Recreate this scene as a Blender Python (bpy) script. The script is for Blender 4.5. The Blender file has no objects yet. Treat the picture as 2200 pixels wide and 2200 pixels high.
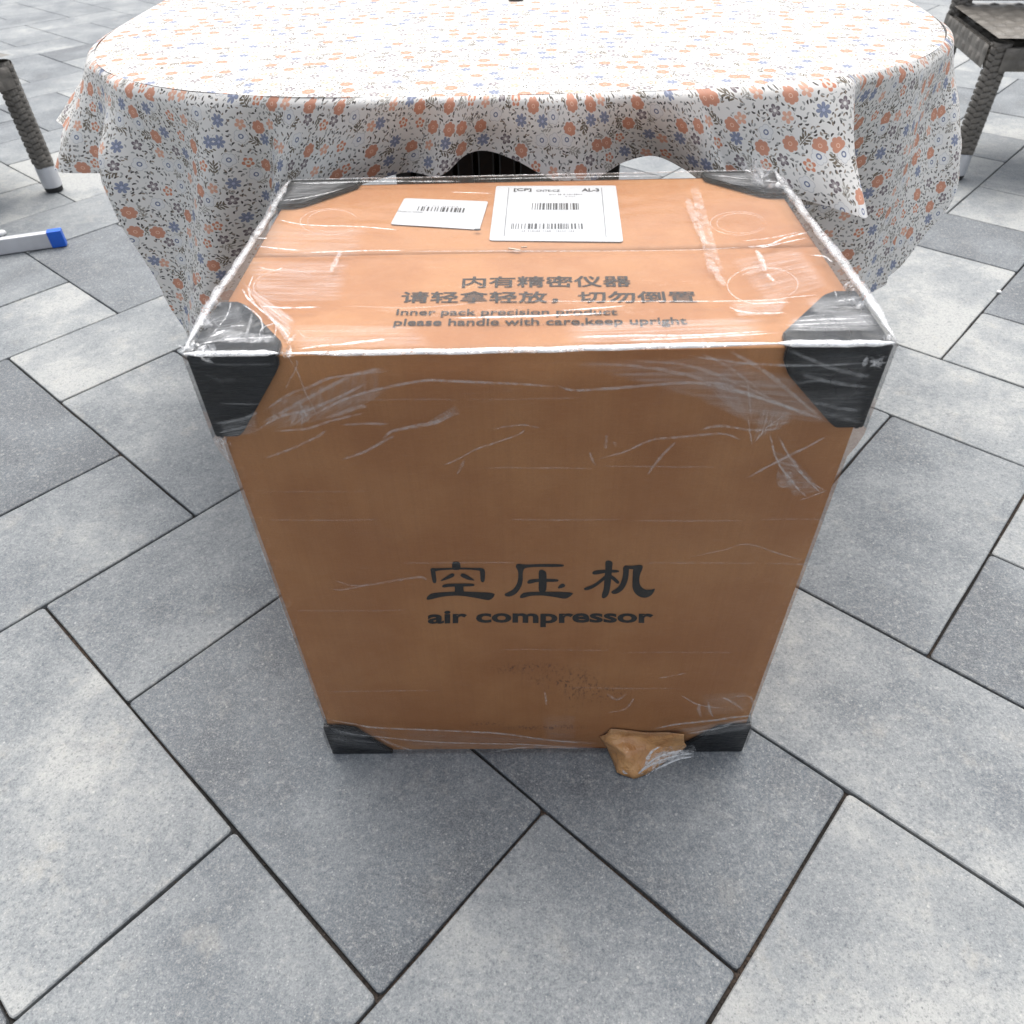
import bpy, bmesh, math, random
from mathutils import Vector, Matrix, noise
R = math.radians
sc = bpy.context.scene
COL = sc.collection
random.seed(7)

# ------------------------------------------------------------------ camera
S = 0.5912                                   # metres per box width
F = 1613.09 / 2200.0                         # focal length / frame width
CP = Vector((-0.01884, -0.94562, 1.7107)) * S
PITCH, YAW, ROLL = 0.75891, -0.02523, -0.02976
fw = Vector((math.sin(YAW)*math.cos(PITCH), math.cos(YAW)*math.cos(PITCH), -math.sin(PITCH)))
rt0 = Vector((math.cos(YAW), -math.sin(YAW), 0)); up0 = rt0.cross(fw)
rt = math.cos(ROLL)*rt0 + math.sin(ROLL)*up0
up = -math.sin(ROLL)*rt0 + math.cos(ROLL)*up0
cd = bpy.data.cameras.new('camera'); cam = bpy.data.objects.new('camera', cd); COL.objects.link(cam)
cam.matrix_world = Matrix(((rt.x, up.x, -fw.x, CP.x), (rt.y, up.y, -fw.y, CP.y), (rt.z, up.z, -fw.z, CP.z), (0, 0, 0, 1)))
cd.sensor_width = 36; cd.sensor_fit = 'HORIZONTAL'; cd.lens = 36*F
cd.clip_start = 0.02; cd.clip_end = 500
cd.dof.use_dof = True; cd.dof.focus_distance = 1.05; cd.dof.aperture_fstop = 9
sc.camera = cam
sc.render.resolution_x = sc.render.resolution_y = 1024

# ------------------------------------------------------------------ light
SUN_EL, SUN_AZ = R(66), R(6)                # azimuth from +y towards +x
w = bpy.data.worlds.new('World'); sc.world = w; w.use_nodes = True
nt = w.node_tree; bg = nt.nodes['Background']
sky = nt.nodes.new('ShaderNodeTexSky'); sky.sky_type = 'NISHITA'; sky.sun_disc = False
sky.sun_elevation = SUN_EL; sky.sun_rotation = SUN_AZ
sky.air_density = 1.0; sky.dust_density = 3.5; sky.ozone_density = 1.0
hs = nt.nodes.new('ShaderNodeHueSaturation'); hs.inputs['Saturation'].default_value = .38   # bright thin overcast
nt.links.new(sky.outputs[0], hs.inputs['Color']); nt.links.new(hs.outputs[0], bg.inputs[0]); bg.inputs[1].default_value = 0.096
sl = bpy.data.lights.new('sun', 'SUN'); sl.energy = 1.5; sl.angle = R(62); sl.color = (1, .975, .94)
so = bpy.data.objects.new('sun', sl); COL.objects.link(so)
sd = Vector((math.sin(SUN_AZ)*math.cos(SUN_EL), math.cos(SUN_AZ)*math.cos(SUN_EL), math.sin(SUN_EL)))
so.rotation_euler = sd.to_track_quat('Z', 'Y').to_euler(); so.location = sd*5
sc.view_settings.view_transform = 'Standard'; sc.view_settings.look = 'None'
sc.view_settings.gamma = 1; sc.view_settings.use_curve_mapping = False
sc.view_settings.exposure = 1.36
sc.render.engine = 'CYCLES'
sc.cycles.transparent_max_bounces = 24

# ------------------------------------------------------------------ helpers
def tag(o, label=None, cat=None, group=None, kind=None):
    if label: o['label'] = label
    if cat: o['category'] = cat
    if group: o['group'] = group
    if kind: o['kind'] = kind
    return o
def empty(name, loc=(0, 0, 0), rz=0, parent=None):
    o = bpy.data.objects.new(name, None); COL.objects.link(o)
    o.location = loc; o.rotation_euler = (0, 0, rz); o.empty_display_size = .05
    if parent: o.parent = parent
    return o
def mesh(name, verts, faces, mat=None, parent=None, smooth=False, loc=None):
    me = bpy.data.meshes.new(name); me.from_pydata([tuple(v) for v in verts], [], faces); me.validate()
    if mat: me.materials.append(mat)
    if smooth:
        for p in me.polygons: p.use_smooth = True
    o = bpy.data.objects.new(name, me); COL.objects.link(o)
    if parent: o.parent = parent
    if loc is not None: o.location = loc
    return o
def bmobj(name, bm, mat=None, parent=None, smooth=False, recalc=True):
    if recalc: bmesh.ops.recalc_face_normals(bm, faces=bm.faces)
    me = bpy.data.meshes.new(name); bm.to_mesh(me); bm.free()
    if mat: me.materials.append(mat)
    if smooth:
        for p in me.polygons: p.use_smooth = True
    o = bpy.data.objects.new(name, me); COL.objects.link(o)
    if parent: o.parent = parent
    return o
def bbox(bm, x0, x1, y0, y1, z0, z1, bev=0, M=None, seg=2):
    vs = [bm.verts.new((x, y, z)) for x in (x0, x1) for y in (y0, y1) for z in (z0, z1)]
    fs = [bm.faces.new([vs[i] for i in f]) for f in ((0, 1, 3, 2), (4, 6, 7, 5), (0, 4, 5, 1), (2, 3, 7, 6), (0, 2, 6, 4), (1, 5, 7, 3))]
    if bev:
        es = list({e for f in fs for e in f.edges})
        r = bmesh.ops.bevel(bm, geom=es, offset=bev, segments=seg, affect='EDGES', profile=.5)
        vs = list({v for f in r['faces'] for v in f.verts} | {v for v in vs if v.is_valid})
    if M: bmesh.ops.transform(bm, matrix=M, verts=[v for v in vs if v.is_valid])
def on_plane(px, py, axis, val):
    """point of the place that the photograph (2200 px) shows at a pixel, on the plane axis = val (metres)"""
    d = fw + rt*((px-1100)/1613.09) - up*((py-1100)/1613.09)
    return CP + d*((val-CP[axis])/d[axis])
def px_size(P):                               # metres covered by one photograph pixel at P
    return (P-CP).dot(fw)/1613.09
def chaikin(pts, n=2, closed=True):
    for _ in range(n):
        o = []
        m = len(pts)
        rng = range(m if closed else m-1)
        if not closed: o.append(pts[0])
        for i in rng:
            a, b = pts[i], pts[(i+1) % m]
            o.append(tuple(a[k]*.75+b[k]*.25 for k in range(len(a))))
            o.append(tuple(a[k]*.25+b[k]*.75 for k in range(len(a))))
        if not closed: o.append(pts[-1])
        pts = o
    return pts
def smooth_path(P, n=6):
    """Catmull-Rom through points (tuples of any length)"""
    if len(P) < 3:
        return [tuple(P[0][k]*(1-t/n)+P[1][k]*t/n for k in range(len(P[0]))) for t in range(n+1)]
    Q = [tuple(2*a-b for a, b in zip(P[0], P[1]))]+list(P)+[tuple(2*a-b for a, b in zip(P[-1], P[-2]))]
    o = []
    for i in range(1, len(Q)-2):
        for s in range(n):
            t = s/n
            o.append(tuple(.5*(2*b+(c-a)*t+(2*a-5*b+4*c-d)*t*t+(3*b-a-3*c+d)*t**3) for a, b, c, d in zip(Q[i-1], Q[i], Q[i+1], Q[i+2])))
    o.append(tuple(P[-1])); return o

class NT:
    """small wrapper to write node materials as expressions"""
    def __init__(s, name):
        s.m = bpy.data.materials.new(name); s.m.use_nodes = True; s.t = s.m.node_tree; s.t.nodes.clear()
        s.out = s.t.nodes.new('ShaderNodeOutputMaterial')
    def n(s, typ, ins={}, **kw):
        nd = s.t.nodes.new('ShaderNode'+typ)
        for k, v in kw.items(): setattr(nd, k, v)
        for k, v in ins.items(): s.set(nd.inputs[k], v)
        return nd
    def set(s, sock, v):
        if isinstance(v, bpy.types.NodeSocket): s.t.links.new(v, sock)
        elif isinstance(v, (tuple, list)) and len(v) == 3 and sock.type == 'RGBA': sock.default_value = (*v, 1)
        else: sock.default_value = v
    def math(s, op, a, b=None, c=None, clamp=False):
        nd = s.t.nodes.new('ShaderNodeMath'); nd.operation = op; nd.use_clamp = clamp
        for i, v in enumerate((a, b, c)):
            if v is not None: s.set(nd.inputs[i], v)
        return nd.outputs[0]
    def vmath(s, op, a, b=None):
        nd = s.t.nodes.new('ShaderNodeVectorMath'); nd.operation = op
        s.set(nd.inputs[0], a)
        if b is not None: s.set(nd.inputs[3 if op == 'SCALE' else 1], b)
        return nd.outputs[1] if op in ('LENGTH', 'DISTANCE', 'DOT_PRODUCT') else nd.outputs[0]
    def mix(s, f, a, b, blend='MIX'):
        nd = s.t.nodes.new('ShaderNodeMix'); nd.data_type = 'RGBA'; nd.blend_type = blend
        s.set(nd.inputs[0], f); s.set(nd.inputs[6], a if not isinstance(a, tuple) else (*a[:3], 1)); s.set(nd.inputs[7], b if not isinstance(b, tuple) else (*b[:3], 1))
        return nd.outputs[2]
    def noise(s, vec, scale, detail=3, rough=.5, w=None, dist=0):
        nd = s.t.nodes.new('ShaderNodeTexNoise'); nd.noise_dimensions = '4D' if w is not None else '3D'
        s.set(nd.inputs['Vector'], vec); nd.inputs['Scale'].default_value = scale; nd.inputs['Detail'].default_value = detail
        nd.inputs['Roughness'].default_value = rough; nd.inputs['Distortion'].default_value = dist
        if w is not None: s.set(nd.inputs['W'], w)
        return nd.outputs[0]
    def ramp(s, f, lo, hi, a=0.0, b=1.0, smooth=True):
        nd = s.t.nodes.new('ShaderNodeMapRange'); nd.clamp = True
        if smooth: nd.interpolation_type = 'SMOOTHSTEP'
        for i, v in enumerate((f, lo, hi, a, b)): s.set(nd.inputs[i], v)
        return nd.outputs[0]
    def sep(s, v):
        nd = s.t.nodes.new('ShaderNodeSeparateXYZ'); s.set(nd.inputs[0], v); return nd.outputs
    def comb(s, x, y, z=0.0):
        nd = s.t.nodes.new('ShaderNodeCombineXYZ'); s.set(nd.inputs[0], x); s.set(nd.inputs[1], y); s.set(nd.inputs[2], z); return nd.outputs[0]
    def bump(s, h, strength, dist, normal=None):
        nd = s.t.nodes.new('ShaderNodeBump'); s.set(nd.inputs['Strength'], strength); s.set(nd.inputs['Distance'], dist); s.set(nd.inputs['Height'], h)
        if normal is not None: s.set(nd.inputs['Normal'], normal)
        return nd.outputs[0]
    def bsdf(s, color, rough=.6, metal=0, spec=.5, normal=None, **kw):
        nd = s.t.nodes.new('ShaderNodeBsdfPrincipled')
        s.set(nd.inputs['Base Color'], color); s.set(nd.inputs['Roughness'], rough); s.set(nd.inputs['Metallic'], metal)
        s.set(nd.inputs['Specular IOR Level'], spec)
        if normal is not None: s.set(nd.inputs['Normal'], normal)
        for k, v in kw.items(): s.set(nd.inputs[k], v)
        return nd.outputs[0]
    def done(s, sh): s.t.links.new(sh, s.out.inputs[0]); return s.m
    def pos(s): return s.n('NewGeometry').outputs['Position']
    def obj(s): return s.n('TexCoord').outputs['Object']
    def uv(s): return s.n('TexCoord').outputs['UV']

def simple(name, col, rough=.5, metal=0, spec=.5, bump=0, bscale=200, var=0.12):
    k = NT(name); p = k.obj()
    nz = k.noise(p, 18, 4, .6)
    c = k.mix(k.ramp(nz, .3, .7), tuple(x*(1-var) for x in col), tuple(min(1, x*(1+var)) for x in col))
    nrm = k.bump(k.noise(p, bscale, 3), 1, bump) if bump else None
    return k.done(k.bsdf(c, rough, metal, spec, nrm))

# ------------------------------------------------------------------ materials
def m_stone():
    k = NT('concrete_slab'); p = k.pos()
    oi = k.n('ObjectInfo'); rnd = oi.outputs['Random']; tone = k.sep(oi.outputs['Color'])[0]
    ww = k.math('MULTIPLY', rnd, 40.0)
    big = k.noise(p, 4.2, 3, .55, w=ww, dist=.4)
    mid = k.noise(p, 30, 6, .78, w=ww)
    fine = k.noise(p, 420, 3, .7)
    mf = k.math('ADD', k.math('MULTIPLY', k.math('SUBTRACT', big, .5), 1.9), k.math('MULTIPLY', k.math('SUBTRACT', mid, .5), 1.25))
    f = k.math('ADD', k.math('ADD', mf, k.math('MULTIPLY', k.math('SUBTRACT', tone, .5), 1.15)), .5, clamp=True)
    nd = k.n('ValToRGB'); cr = nd.color_ramp
    cr.elements[0].position = 0; cr.elements[0].color = (.060, .070, .082, 1)
    cr.elements[1].position = 1; cr.elements[1].color = (.315, .32, .308, 1)
    e = cr.elements.new(.35); e.color = (.112, .127, .140, 1)
    e = cr.elements.new(.7); e.color = (.198, .212, .218, 1)
    k.set(nd.inputs[0], f)
    # warm cream blotches
    cream = k.ramp(k.noise(p, 14, 5, .7, w=k.math('ADD', ww, 9.0)), .55, .72, 0, .6)
    c = k.mix(k.math('MULTIPLY', cream, tone), nd.outputs[0], (.40, .375, .32))
    stn = k.noise(p, 2.1, 5, .7, dist=1.2)
    c = k.mix(k.ramp(stn, .56, .64, 0, .28), c, (.09, .10, .115))
    # aggregate: pale and dark grains
    v = k.n('TexVoronoi', {'Vector': p, 'Scale': 330.0}); vc = k.sep(v.outputs['Color'])
    g1 = k.math('MULTIPLY', k.ramp(vc[0], .90, .97), k.ramp(v.outputs['Distance'], .42, .25))
    c = k.mix(k.math('MULTIPLY', g1, .35), c, (.55, .54, .5))
    g2 = k.math('MULTIPLY', k.ramp(vc[1], .86, .97), k.ramp(v.outputs['Distance'], .5, .3))
    c = k.mix(k.math('MULTIPLY', g2, .5), c, (.05, .058, .07))
    v2 = k.n('TexVoronoi', {'Vector': p, 'Scale': 95.0}); vc2 = k.sep(v2.outputs['Color'])
    g3 = k.math('MULTIPLY', k.ramp(vc2[0], .955, .97), k.ramp(v2.outputs['Distance'], .2, .12))
    c = k.mix(k.math('MULTIPLY', g3, .4), c, (.6, .58, .54))
    c = k.mix(k.ramp(fine, .3, .72, .0, .5), c, k.mix(.5, c, (.5, .5, .48)))
    c = k.mix(k.ramp(k.noise(p, 260, 2, .6), .55, .75, 0, .35), c, (.06, .07, .085))
    grit = k.noise(p, 175, 4, .8); coarse = k.noise(p, 75, 4, .75)
    c = k.mix(k.ramp(grit, .52, .72, 0, .5), c, (.42, .425, .41)); c = k.mix(k.ramp(grit, .48, .30, 0, .5), c, (.045, .055, .07))
    c = k.mix(k.ramp(coarse, .54, .70, 0, .42), c, (.38, .375, .35)); c = k.mix(k.ramp(coarse, .46, .30, 0, .4), c, (.06, .072, .09))
    h = k.math('ADD', k.math('ADD', k.math('MULTIPLY', fine, .6), k.math('MULTIPLY', coarse, .8)), k.math('MULTIPLY', grit, .8))
    return k.done(k.bsdf(c, k.ramp(mid, .3, .7, .62, .8), 0, .42, k.bump(h, .55, .0012)))
M_STONE = m_stone()
def m_sand():
    k = NT('joint_sand'); p = k.pos()
    c = k.mix(k.ramp(k.noise(p, 2.3, 3), .45, .62), (.032, .031, .030), (.085, .062, .048))
    c = k.mix(k.ramp(k.noise(p, 300, 2), .4, .7), c, (.02, .018, .016))
    return k.done(k.bsdf(c, .9, 0, .2, k.bump(k.noise(p, 350, 3), .8, .002)))
M_SAND = m_sand()

def m_card():
    k = NT('kraft_cardboard'); p = k.obj()
    x, y, z = k.sep(p)
    fib = k.noise(k.vmath('MULTIPLY', p, (60, 60, 900)), 1.0, 3, .6)
    fine = k.noise(p, 900, 2, .7)
    cloud = k.noise(p, 6.5, 4, .6)
    c = k.mix(k.ramp(cloud, .36, .66), (.362, .152, .052), (.438, .207, .078))
    c = k.mix(k.ramp(fine, .3, .75, 0, .35), c, (.24, .11, .05))
    c = k.mix(k.ramp(fib, .45, .8, 0, .25), c, (.46, .25, .13))
    # faint flute lines
    fl = k.noise(k.vmath('MULTIPLY', p, (210, 210, 3)), 1.0, 2, .5)
    c = k.mix(k.ramp(fl, .4, .75, 0, .10), c, (.22, .095, .042))
    # scuffed dirt patches low on the front panel
    def blot(cx, cz, rx, rz, thr=.5, amt=.7):
        d = k.vmath('LENGTH', k.vmath('MULTIPLY', k.vmath('SUBTRACT', p, (cx*S, -.005*S, cz*S)), (1/(rx*S), 3/S, 1/(rz*S))))
        e = k.ramp(d, 1.0, .15)
        nzz = k.noise(k.vmath('MULTIPLY', p, (260, 260, 120)), 1.0, 4, .75)
        return k.math('MULTIPLY', k.math('MULTIPLY', e, k.ramp(nzz, thr, thr+.16)), amt)
    for a in ((.06, .30, .12, .07), (.13, .255, .13, .05), (-.02, .345, .13, .03), (.02, .10, .14, .018, .45), (.1, .22, .1, .08, .58), (-.12, .12, .08, .02, .5, .5), (.0, .42, .28, .03, .6, .3), (.03, .76, .09, .12, .6, .35)):
        c = k.mix(blot(*a), c, (.07, .035, .028))
    bl = k.math('ADD', k.math('MULTIPLY', fib, .6), k.math('MULTIPLY', fl, .5))
    return k.done(k.bsdf(c, .62, 0, .35, k.bump(bl, .35, .0012)))
M_CARD = m_card()
M_CARDDARK = simple('carton_seam', (.12, .055, .03), .8, spec=.2)

def m_guard():
    k = NT('black_corner_plastic'); p = k.obj()
    c = k.mix(k.ramp(k.noise(p, 30, 4, .6), .35, .7), (.003, .004, .006), (.009, .011, .015))
    h = k.math('ADD', k.noise(p, 22, 3, .5), k.math('MULTIPLY', k.noise(k.vmath('MULTIPLY', p, (30, 30, 260)), 1.0, 3), .3))
    return k.done(k.bsdf(c, k.ramp(k.noise(p, 12, 3), .3, .7, .22, .42), 0, .4, k.bump(h, .9, .008)))
M_GUARD = m_guard()

def m_film(name='stretch_film', haze=0.0):
    k = NT(name); p = k.pos()
    h = k.math('ADD', k.noise(k.vmath('MULTIPLY', p, (1.0, 1.0, 4.5)), 14, 4, .6, dist=.8), k.math('MULTIPLY', k.noise(k.vmath('MULTIPLY', p, (14, 60, 90)), 1.0, 4, .65, dist=.6), .30))
    nrm = k.bump(h, .32, .004)
    gl = k.n('BsdfGlossy', {'Color': (1, 1, 1), 'Roughness': .13, 'Normal': nrm}).outputs[0]
    tr = k.n('BsdfTransparent', {'Color': (.985, .985, .985)}).outputs[0]
    df = k.n('BsdfDiffuse', {'Color': (.85, .84, .76), 'Normal': nrm}).outputs[0]
    st = k.noise(k.vmath('MULTIPLY', p, (26, 300, 420)), 1.0, 4, .7, dist=.4)
    blot = k.noise(p, 9, 3, .6)
    veil = k.math('ADD', k.math('MULTIPLY', k.ramp(st, .52, .75), k.ramp(blot, .45, .7, 0, .06)), .004+haze)
    a = k.n('MixShader', {0: veil, 1: tr, 2: df}).outputs[0]
    fr = k.n('Fresnel', {'IOR': 1.42, 'Normal': nrm}).outputs[0]
    b = k.n('MixShader', {0: k.math('MULTIPLY', fr, .5, clamp=True), 1: a, 2: gl}).outputs[0]
    return k.done(b)
M_FILM = m_film(); M_FILMLID = m_film('stretch_film_lid_haze', .022)  # lid copy is paler: sheen of the sky mixed into its colour

def m_crease(name, veil=False, white=.76):
    """folded film: milky, streaked, fading at their ends (attribute 'alpha' = how thick the film lies there)"""
    k = NT(name); uv = k.uv(); u, v, _ = k.sep(uv)
    al = k.n('Attribute', attribute_name='alpha').outputs['Fac']
    p = k.pos()
    if veil:
        st = k.noise(k.comb(k.math('MULTIPLY', u, 1.3), k.math('MULTIPLY', v, 18.0), k.n('ObjectInfo').outputs['Random']), 1.0, 3, .6, dist=.15)
        st2 = k.noise(p, 40, 3, .6)
        s_ = k.math('ADD', k.ramp(st, .35, .8), k.math('MULTIPLY', st2, .3))
        ev = k.math('MULTIPLY', k.ramp(v, 0, .18), k.ramp(v, 1, .82))
        eu = k.math('MULTIPLY', k.ramp(u, 0, .16), k.ramp(u, 1, .84))
        a = k.math('MULTIPLY', k.math('MULTIPLY', ev, eu), k.math('MULTIPLY', s_, al), clamp=True)
    else:
        c = k.math('SUBTRACT', 1.0, k.math('ABSOLUTE', k.math('SUBTRACT', k.math('MULTIPLY', v, 2.0), 1.0)))
        st = k.noise(k.vmath('MULTIPLY', p, (1, 1, 1)), 160, 3, .6)
        eu = k.math('MULTIPLY', k.ramp(u, 0, .14), k.ramp(u, 1, .86))
        a = k.math('MULTIPLY', k.math('MULTIPLY', k.ramp(c, 0, .6), eu), k.math('MULTIPLY', al, k.ramp(st, .3, .62, .25, 1.15)), clamp=True)
    nrm = k.bump(k.noise(p, 220, 3, .6), .8, .002)
    df = k.n('BsdfDiffuse', {'Color': (white, white, white), 'Normal': nrm}).outputs[0]
    gl = k.n('BsdfGlossy', {'Color': (1, 1, 1), 'Roughness': .16, 'Normal': nrm}).outputs[0]
    sh = k.n('MixShader', {0: .16, 1: df, 2: gl}).outputs[0]
    tr = k.n('BsdfTransparent').outputs[0]
    return k.done(k.n('MixShader', {0: a, 1: tr, 2: sh}).outputs[0])
M_CREASE = m_crease('film_crease')
M_VEIL = m_crease('film_veil', True)
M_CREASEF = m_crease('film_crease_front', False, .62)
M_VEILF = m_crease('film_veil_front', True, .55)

def m_ink(name, col):
    k = NT(name); p = k.obj()
    c = k.mix(k.ramp(k.noise(p, 700, 3, .7), .55, .8, 0, .55), col, (.19, .09, .045))
    return k.done(k.bsdf(c, .6, 0, .3))
M_INK = m_ink('black_ink', (.016, .017, .018))
M_INK2 = m_ink('worn_brown_ink', (.016, .011, .009))
M_LABEL = simple('label_paper', (.47, .48, .49), .45, var=.02)
M_LABELINK = simple('label_ink', (.01, .01, .012), .6, var=.2)
M_LABELINK2 = simple('faint_label_ink', (.13, .13, .135), .6, var=.2)
M_STEEL = simple('staple_steel', (.45, .4, .33), .35, 1)
M_ALU = simple('brushed_aluminium', (.62, .63, .66), .42, .85, bump=.0004, bscale=90, var=.06)
M_BARW = simple('anodised_profile', (.55, .55, .57), .48, .35, var=.05)
M_BLUE = simple('blue_plastic', (.008, .11, .58), .42, bump=.0003, var=.08)
M_RUBBER = simple('black_rubber', (.016, .016, .017), .7, bump=.0006)
M_RATTAN = simple('taupe_woven_resin', (.135, .122, .105), .5, bump=.0008, bscale=260, var=.28)
M_BLACKM = simple('black_metal', (.014, .014, .016), .38, .1, bump=.0004, var=.2)
M_WHITE = simple('white_chip', (.75, .75, .74), .6)
M_TAPE = None

# ------------------------------------------------------------------ paving: 2:1 herringbone slabs
TH = 0.84433; A = 0.50744*S; U0 = -0.10368*S; V0 = -0.11336*S
e1 = Vector((math.cos(TH), math.sin(TH), 0)); e2 = Vector((-math.sin(TH), math.cos(TH), 0))
k = NT('soil'); GRM = k.done(k.bsdf(k.mix(k.noise(k.pos(), 3, 4), (.06, .055, .045), (.12, .11, .09)), .95))
g = mesh('ground', [(-60, -60, -.06), (60, -60, -.06), (60, 60, -.06), (-60, 60, -.06)], [(0, 1, 2, 3)], GRM); tag(g, kind='structure')
pav = empty('paving'); tag(pav, 'grey melange concrete slabs laid in herringbone', kind='structure')
g = mesh('joint_bed', [(-14, -8, -.011), (14, -8, -.011), (14, 20, -.011), (-14, 20, -.011)], [(0, 1, 2, 3)], M_SAND, pav)
def slab(bm, L, W, seed, M=None):
    rr = random.Random(seed); gap = .0022; c = .006; ch = .0016
    hx, hy = L/2-gap, W/2-gap
    ring = []
    for sx, sy, a0 in ((1, 1, 0), (-1, 1, 90), (-1, -1, 180), (1, -1, 270)):
        for q in range(3):
            a = R(a0+q*45); ring.append((sx*(hx-c)+c*math.cos(a), sy*(hy-c)+c*math.sin(a)))
    R2 = []
    for i in range(12):                       # subdivide the long edges so the arris wanders a little
        a, b = ring[i], ring[(i+1) % 12]; R2.append(a)
        l = math.hypot(a[0]-b[0], a[1]-b[1])
        if l > .1:
            n = 5 if l > .4 else 3
            for q in range(1, n):
                t = (q+rr.uniform(-.2, .2))/n; j = rr.uniform(-.0011, .0007)
                x = a[0]+(b[0]-a[0])*t; y = a[1]+(b[1]-a[1])*t
                if abs(a[0]-b[0]) > abs(a[1]-b[1]): y += j*(1 if y > 0 else -1)
                else: x += j*(1 if x > 0 else -1)
                R2.append((x, y))
    n = len(R2); f = 1-ch*2/L; g_ = 1-ch*2/W
    lv = [[bm.verts.new((x, y, -.04)) for x, y in R2], [bm.verts.new((x, y, -ch*1.1)) for x, y in R2], [bm.verts.new((x*f, y*g_, 0)) for x, y in R2]]
    for a, b in ((0, 1), (1, 2)):
        for i in range(n): bm.faces.new((lv[a][i], lv[a][(i+1) % n], lv[b][(i+1) % n], lv[b][i]))
    bm.faces.new(lv[2])
    if M: bmesh.ops.transform(bm, matrix=M, verts=[v for l in lv for v in l])
slab_meshes = []
for i in range(6):
    bm = bmesh.new(); slab(bm, 2*A, A, i); me = bpy.data.meshes.new('paving_stone'); bm.to_mesh(me); bm.free(); me.materials.append(M_STONE); slab_meshes.append(me)
TONES = [(80, 950, .08), (300, 870, .55), (190, 1080, .66), (300, 1230, .42), (200, 1250, .42), (500, 1500, .40), (150, 1600, .68), (480, 1880, .52),
         (800, 1750, .32), (1100, 1850, .52), (1350, 1720, .2), (1900, 1830, .74), (1900, 1550, .60), (1900, 1050, .42), (1820, 880, .66), (2180, 1120, .95), (2100, 1300, .24),
         (1980, 700, .92), (2060, 880, .72), (2180, 640, .2), (2140, 730, .72), (2110, 480, .22), (2080, 560, .86), (2090, 410, .9), (2150, 330, .62), (170, 580, .22), (50, 600, .34),
         (120, 650, .62), (200, 450, .55), (60, 430, .62), (60, 320, .40), (2030, 400, .92), (2180, 440, .8), (2150, 380, .8), (30, 1230, .5), (2050, 1600, .6), (1120, 1650, .25)]
TP = []
for x, y, t in TONES:
    P = on_plane(x, y, 2, 0); TP.append((P.dot(e1), P.dot(e2), t))
cells = []
for ix in range(-46, 60):
    for iy in range(-46, 60):
        s = (ix+iy) % 4
        if s == 1: u0, v0, du, dv, rot = ix, iy, 2, 1, 0
        elif s == 3: u0, v0, du, dv, rot = ix, iy, 1, 2, 1
        else: continue
        cu, cv = U0+(u0+du/2)*A, V0+(v0+dv/2)*A
        P = e1*cu+e2*cv
        if -9 < P.x < 9 and -4 < P.y < 13:
            tn = None
            for a, b, t in TP:
                if abs(a-cu) < du/2*A and abs(b-cv) < dv/2*A: tn = t
            cells.append(((P-Vector((CP.x, 1.3, 0))).length, P, rot, tn))
cells.sort(key=lambda c: c[0])
rr = random.Random(3); far = bmesh.new(); cnt = 0
for d, P, rot, tn in cells:
    vis = True
    if tn is None: tn = rr.choice((.1, .25, .35, .45, .55, .62, .75, .9))
    ang = TH+(math.pi/2 if rot else 0)+(math.pi if rr.random() < .5 else 0)
    dz = rr.uniform(-.0012, .0)
    if cnt < 296:
        o = bpy.data.objects.new('paving_stone', slab_meshes[rr.randrange(6)]); COL.objects.link(o); o.parent = pav
        o.location = (P.x, P.y, dz); o.rotation_euler = (rr.uniform(-.0015, .0015), rr.uniform(-.0015, .0015), ang+rr.uniform(-.002, .002))
        o.color = (tn, tn, tn, 1); cnt += 1
    else:
        slab(far, 2*A, A, rr.randrange(99), Matrix.Translation((P.x, P.y, dz)) @ Matrix.Rotation(ang, 4, 'Z'))
o = bmobj('paving_stones_beyond', far, M_STONE, pav); o['kind'] = 'stuff'; o.color = (.55, .55, .55, 1)

gv, gf = [], []; rg = random.Random(11)
for d, P, rot, tn in cells[:150]:
    a = TH+(math.pi/2 if rot else 0); ux = V_ = Vector((math.cos(a), math.sin(a), 0)); uy = Vector((-ux.y, ux.x, 0))
    for q in range(rg.choice((0, 6, 14, 30))):
        side = rg.choice((-1, 1)); t = rg.uniform(-1, 1)*A if rg.random() < .66 else None
        C_ = P+ux*t+uy*(side*A*.5+rg.gauss(0, .0012)) if t is not None else P+ux*(side*A+rg.gauss(0, .0012))+uy*(rg.uniform(-.5, .5)*A)
        r_ = rg.uniform(.0007, .0022); k0 = len(gv); z = -.009+rg.random()*.006
        for e in ((1, 0, 0), (-.5, .85, 0), (-.5, -.85, 0), (0, 0, 1), (0, 0, -1)): gv.append(C_+Vector(e)*r_*rg.uniform(.7, 1.3)+Vector((0, 0, z)))
        for f in ((0, 1, 3), (1, 2, 3), (2, 0, 3), (1, 0, 4), (2, 1, 4), (0, 2, 4)): gf.append(tuple(k0+i for i in f))
o = mesh('joint_grit', gv, gf, simple('grit', (.16, .13, .10), .85, var=.5), pav); o['kind'] = 'stuff'

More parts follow.
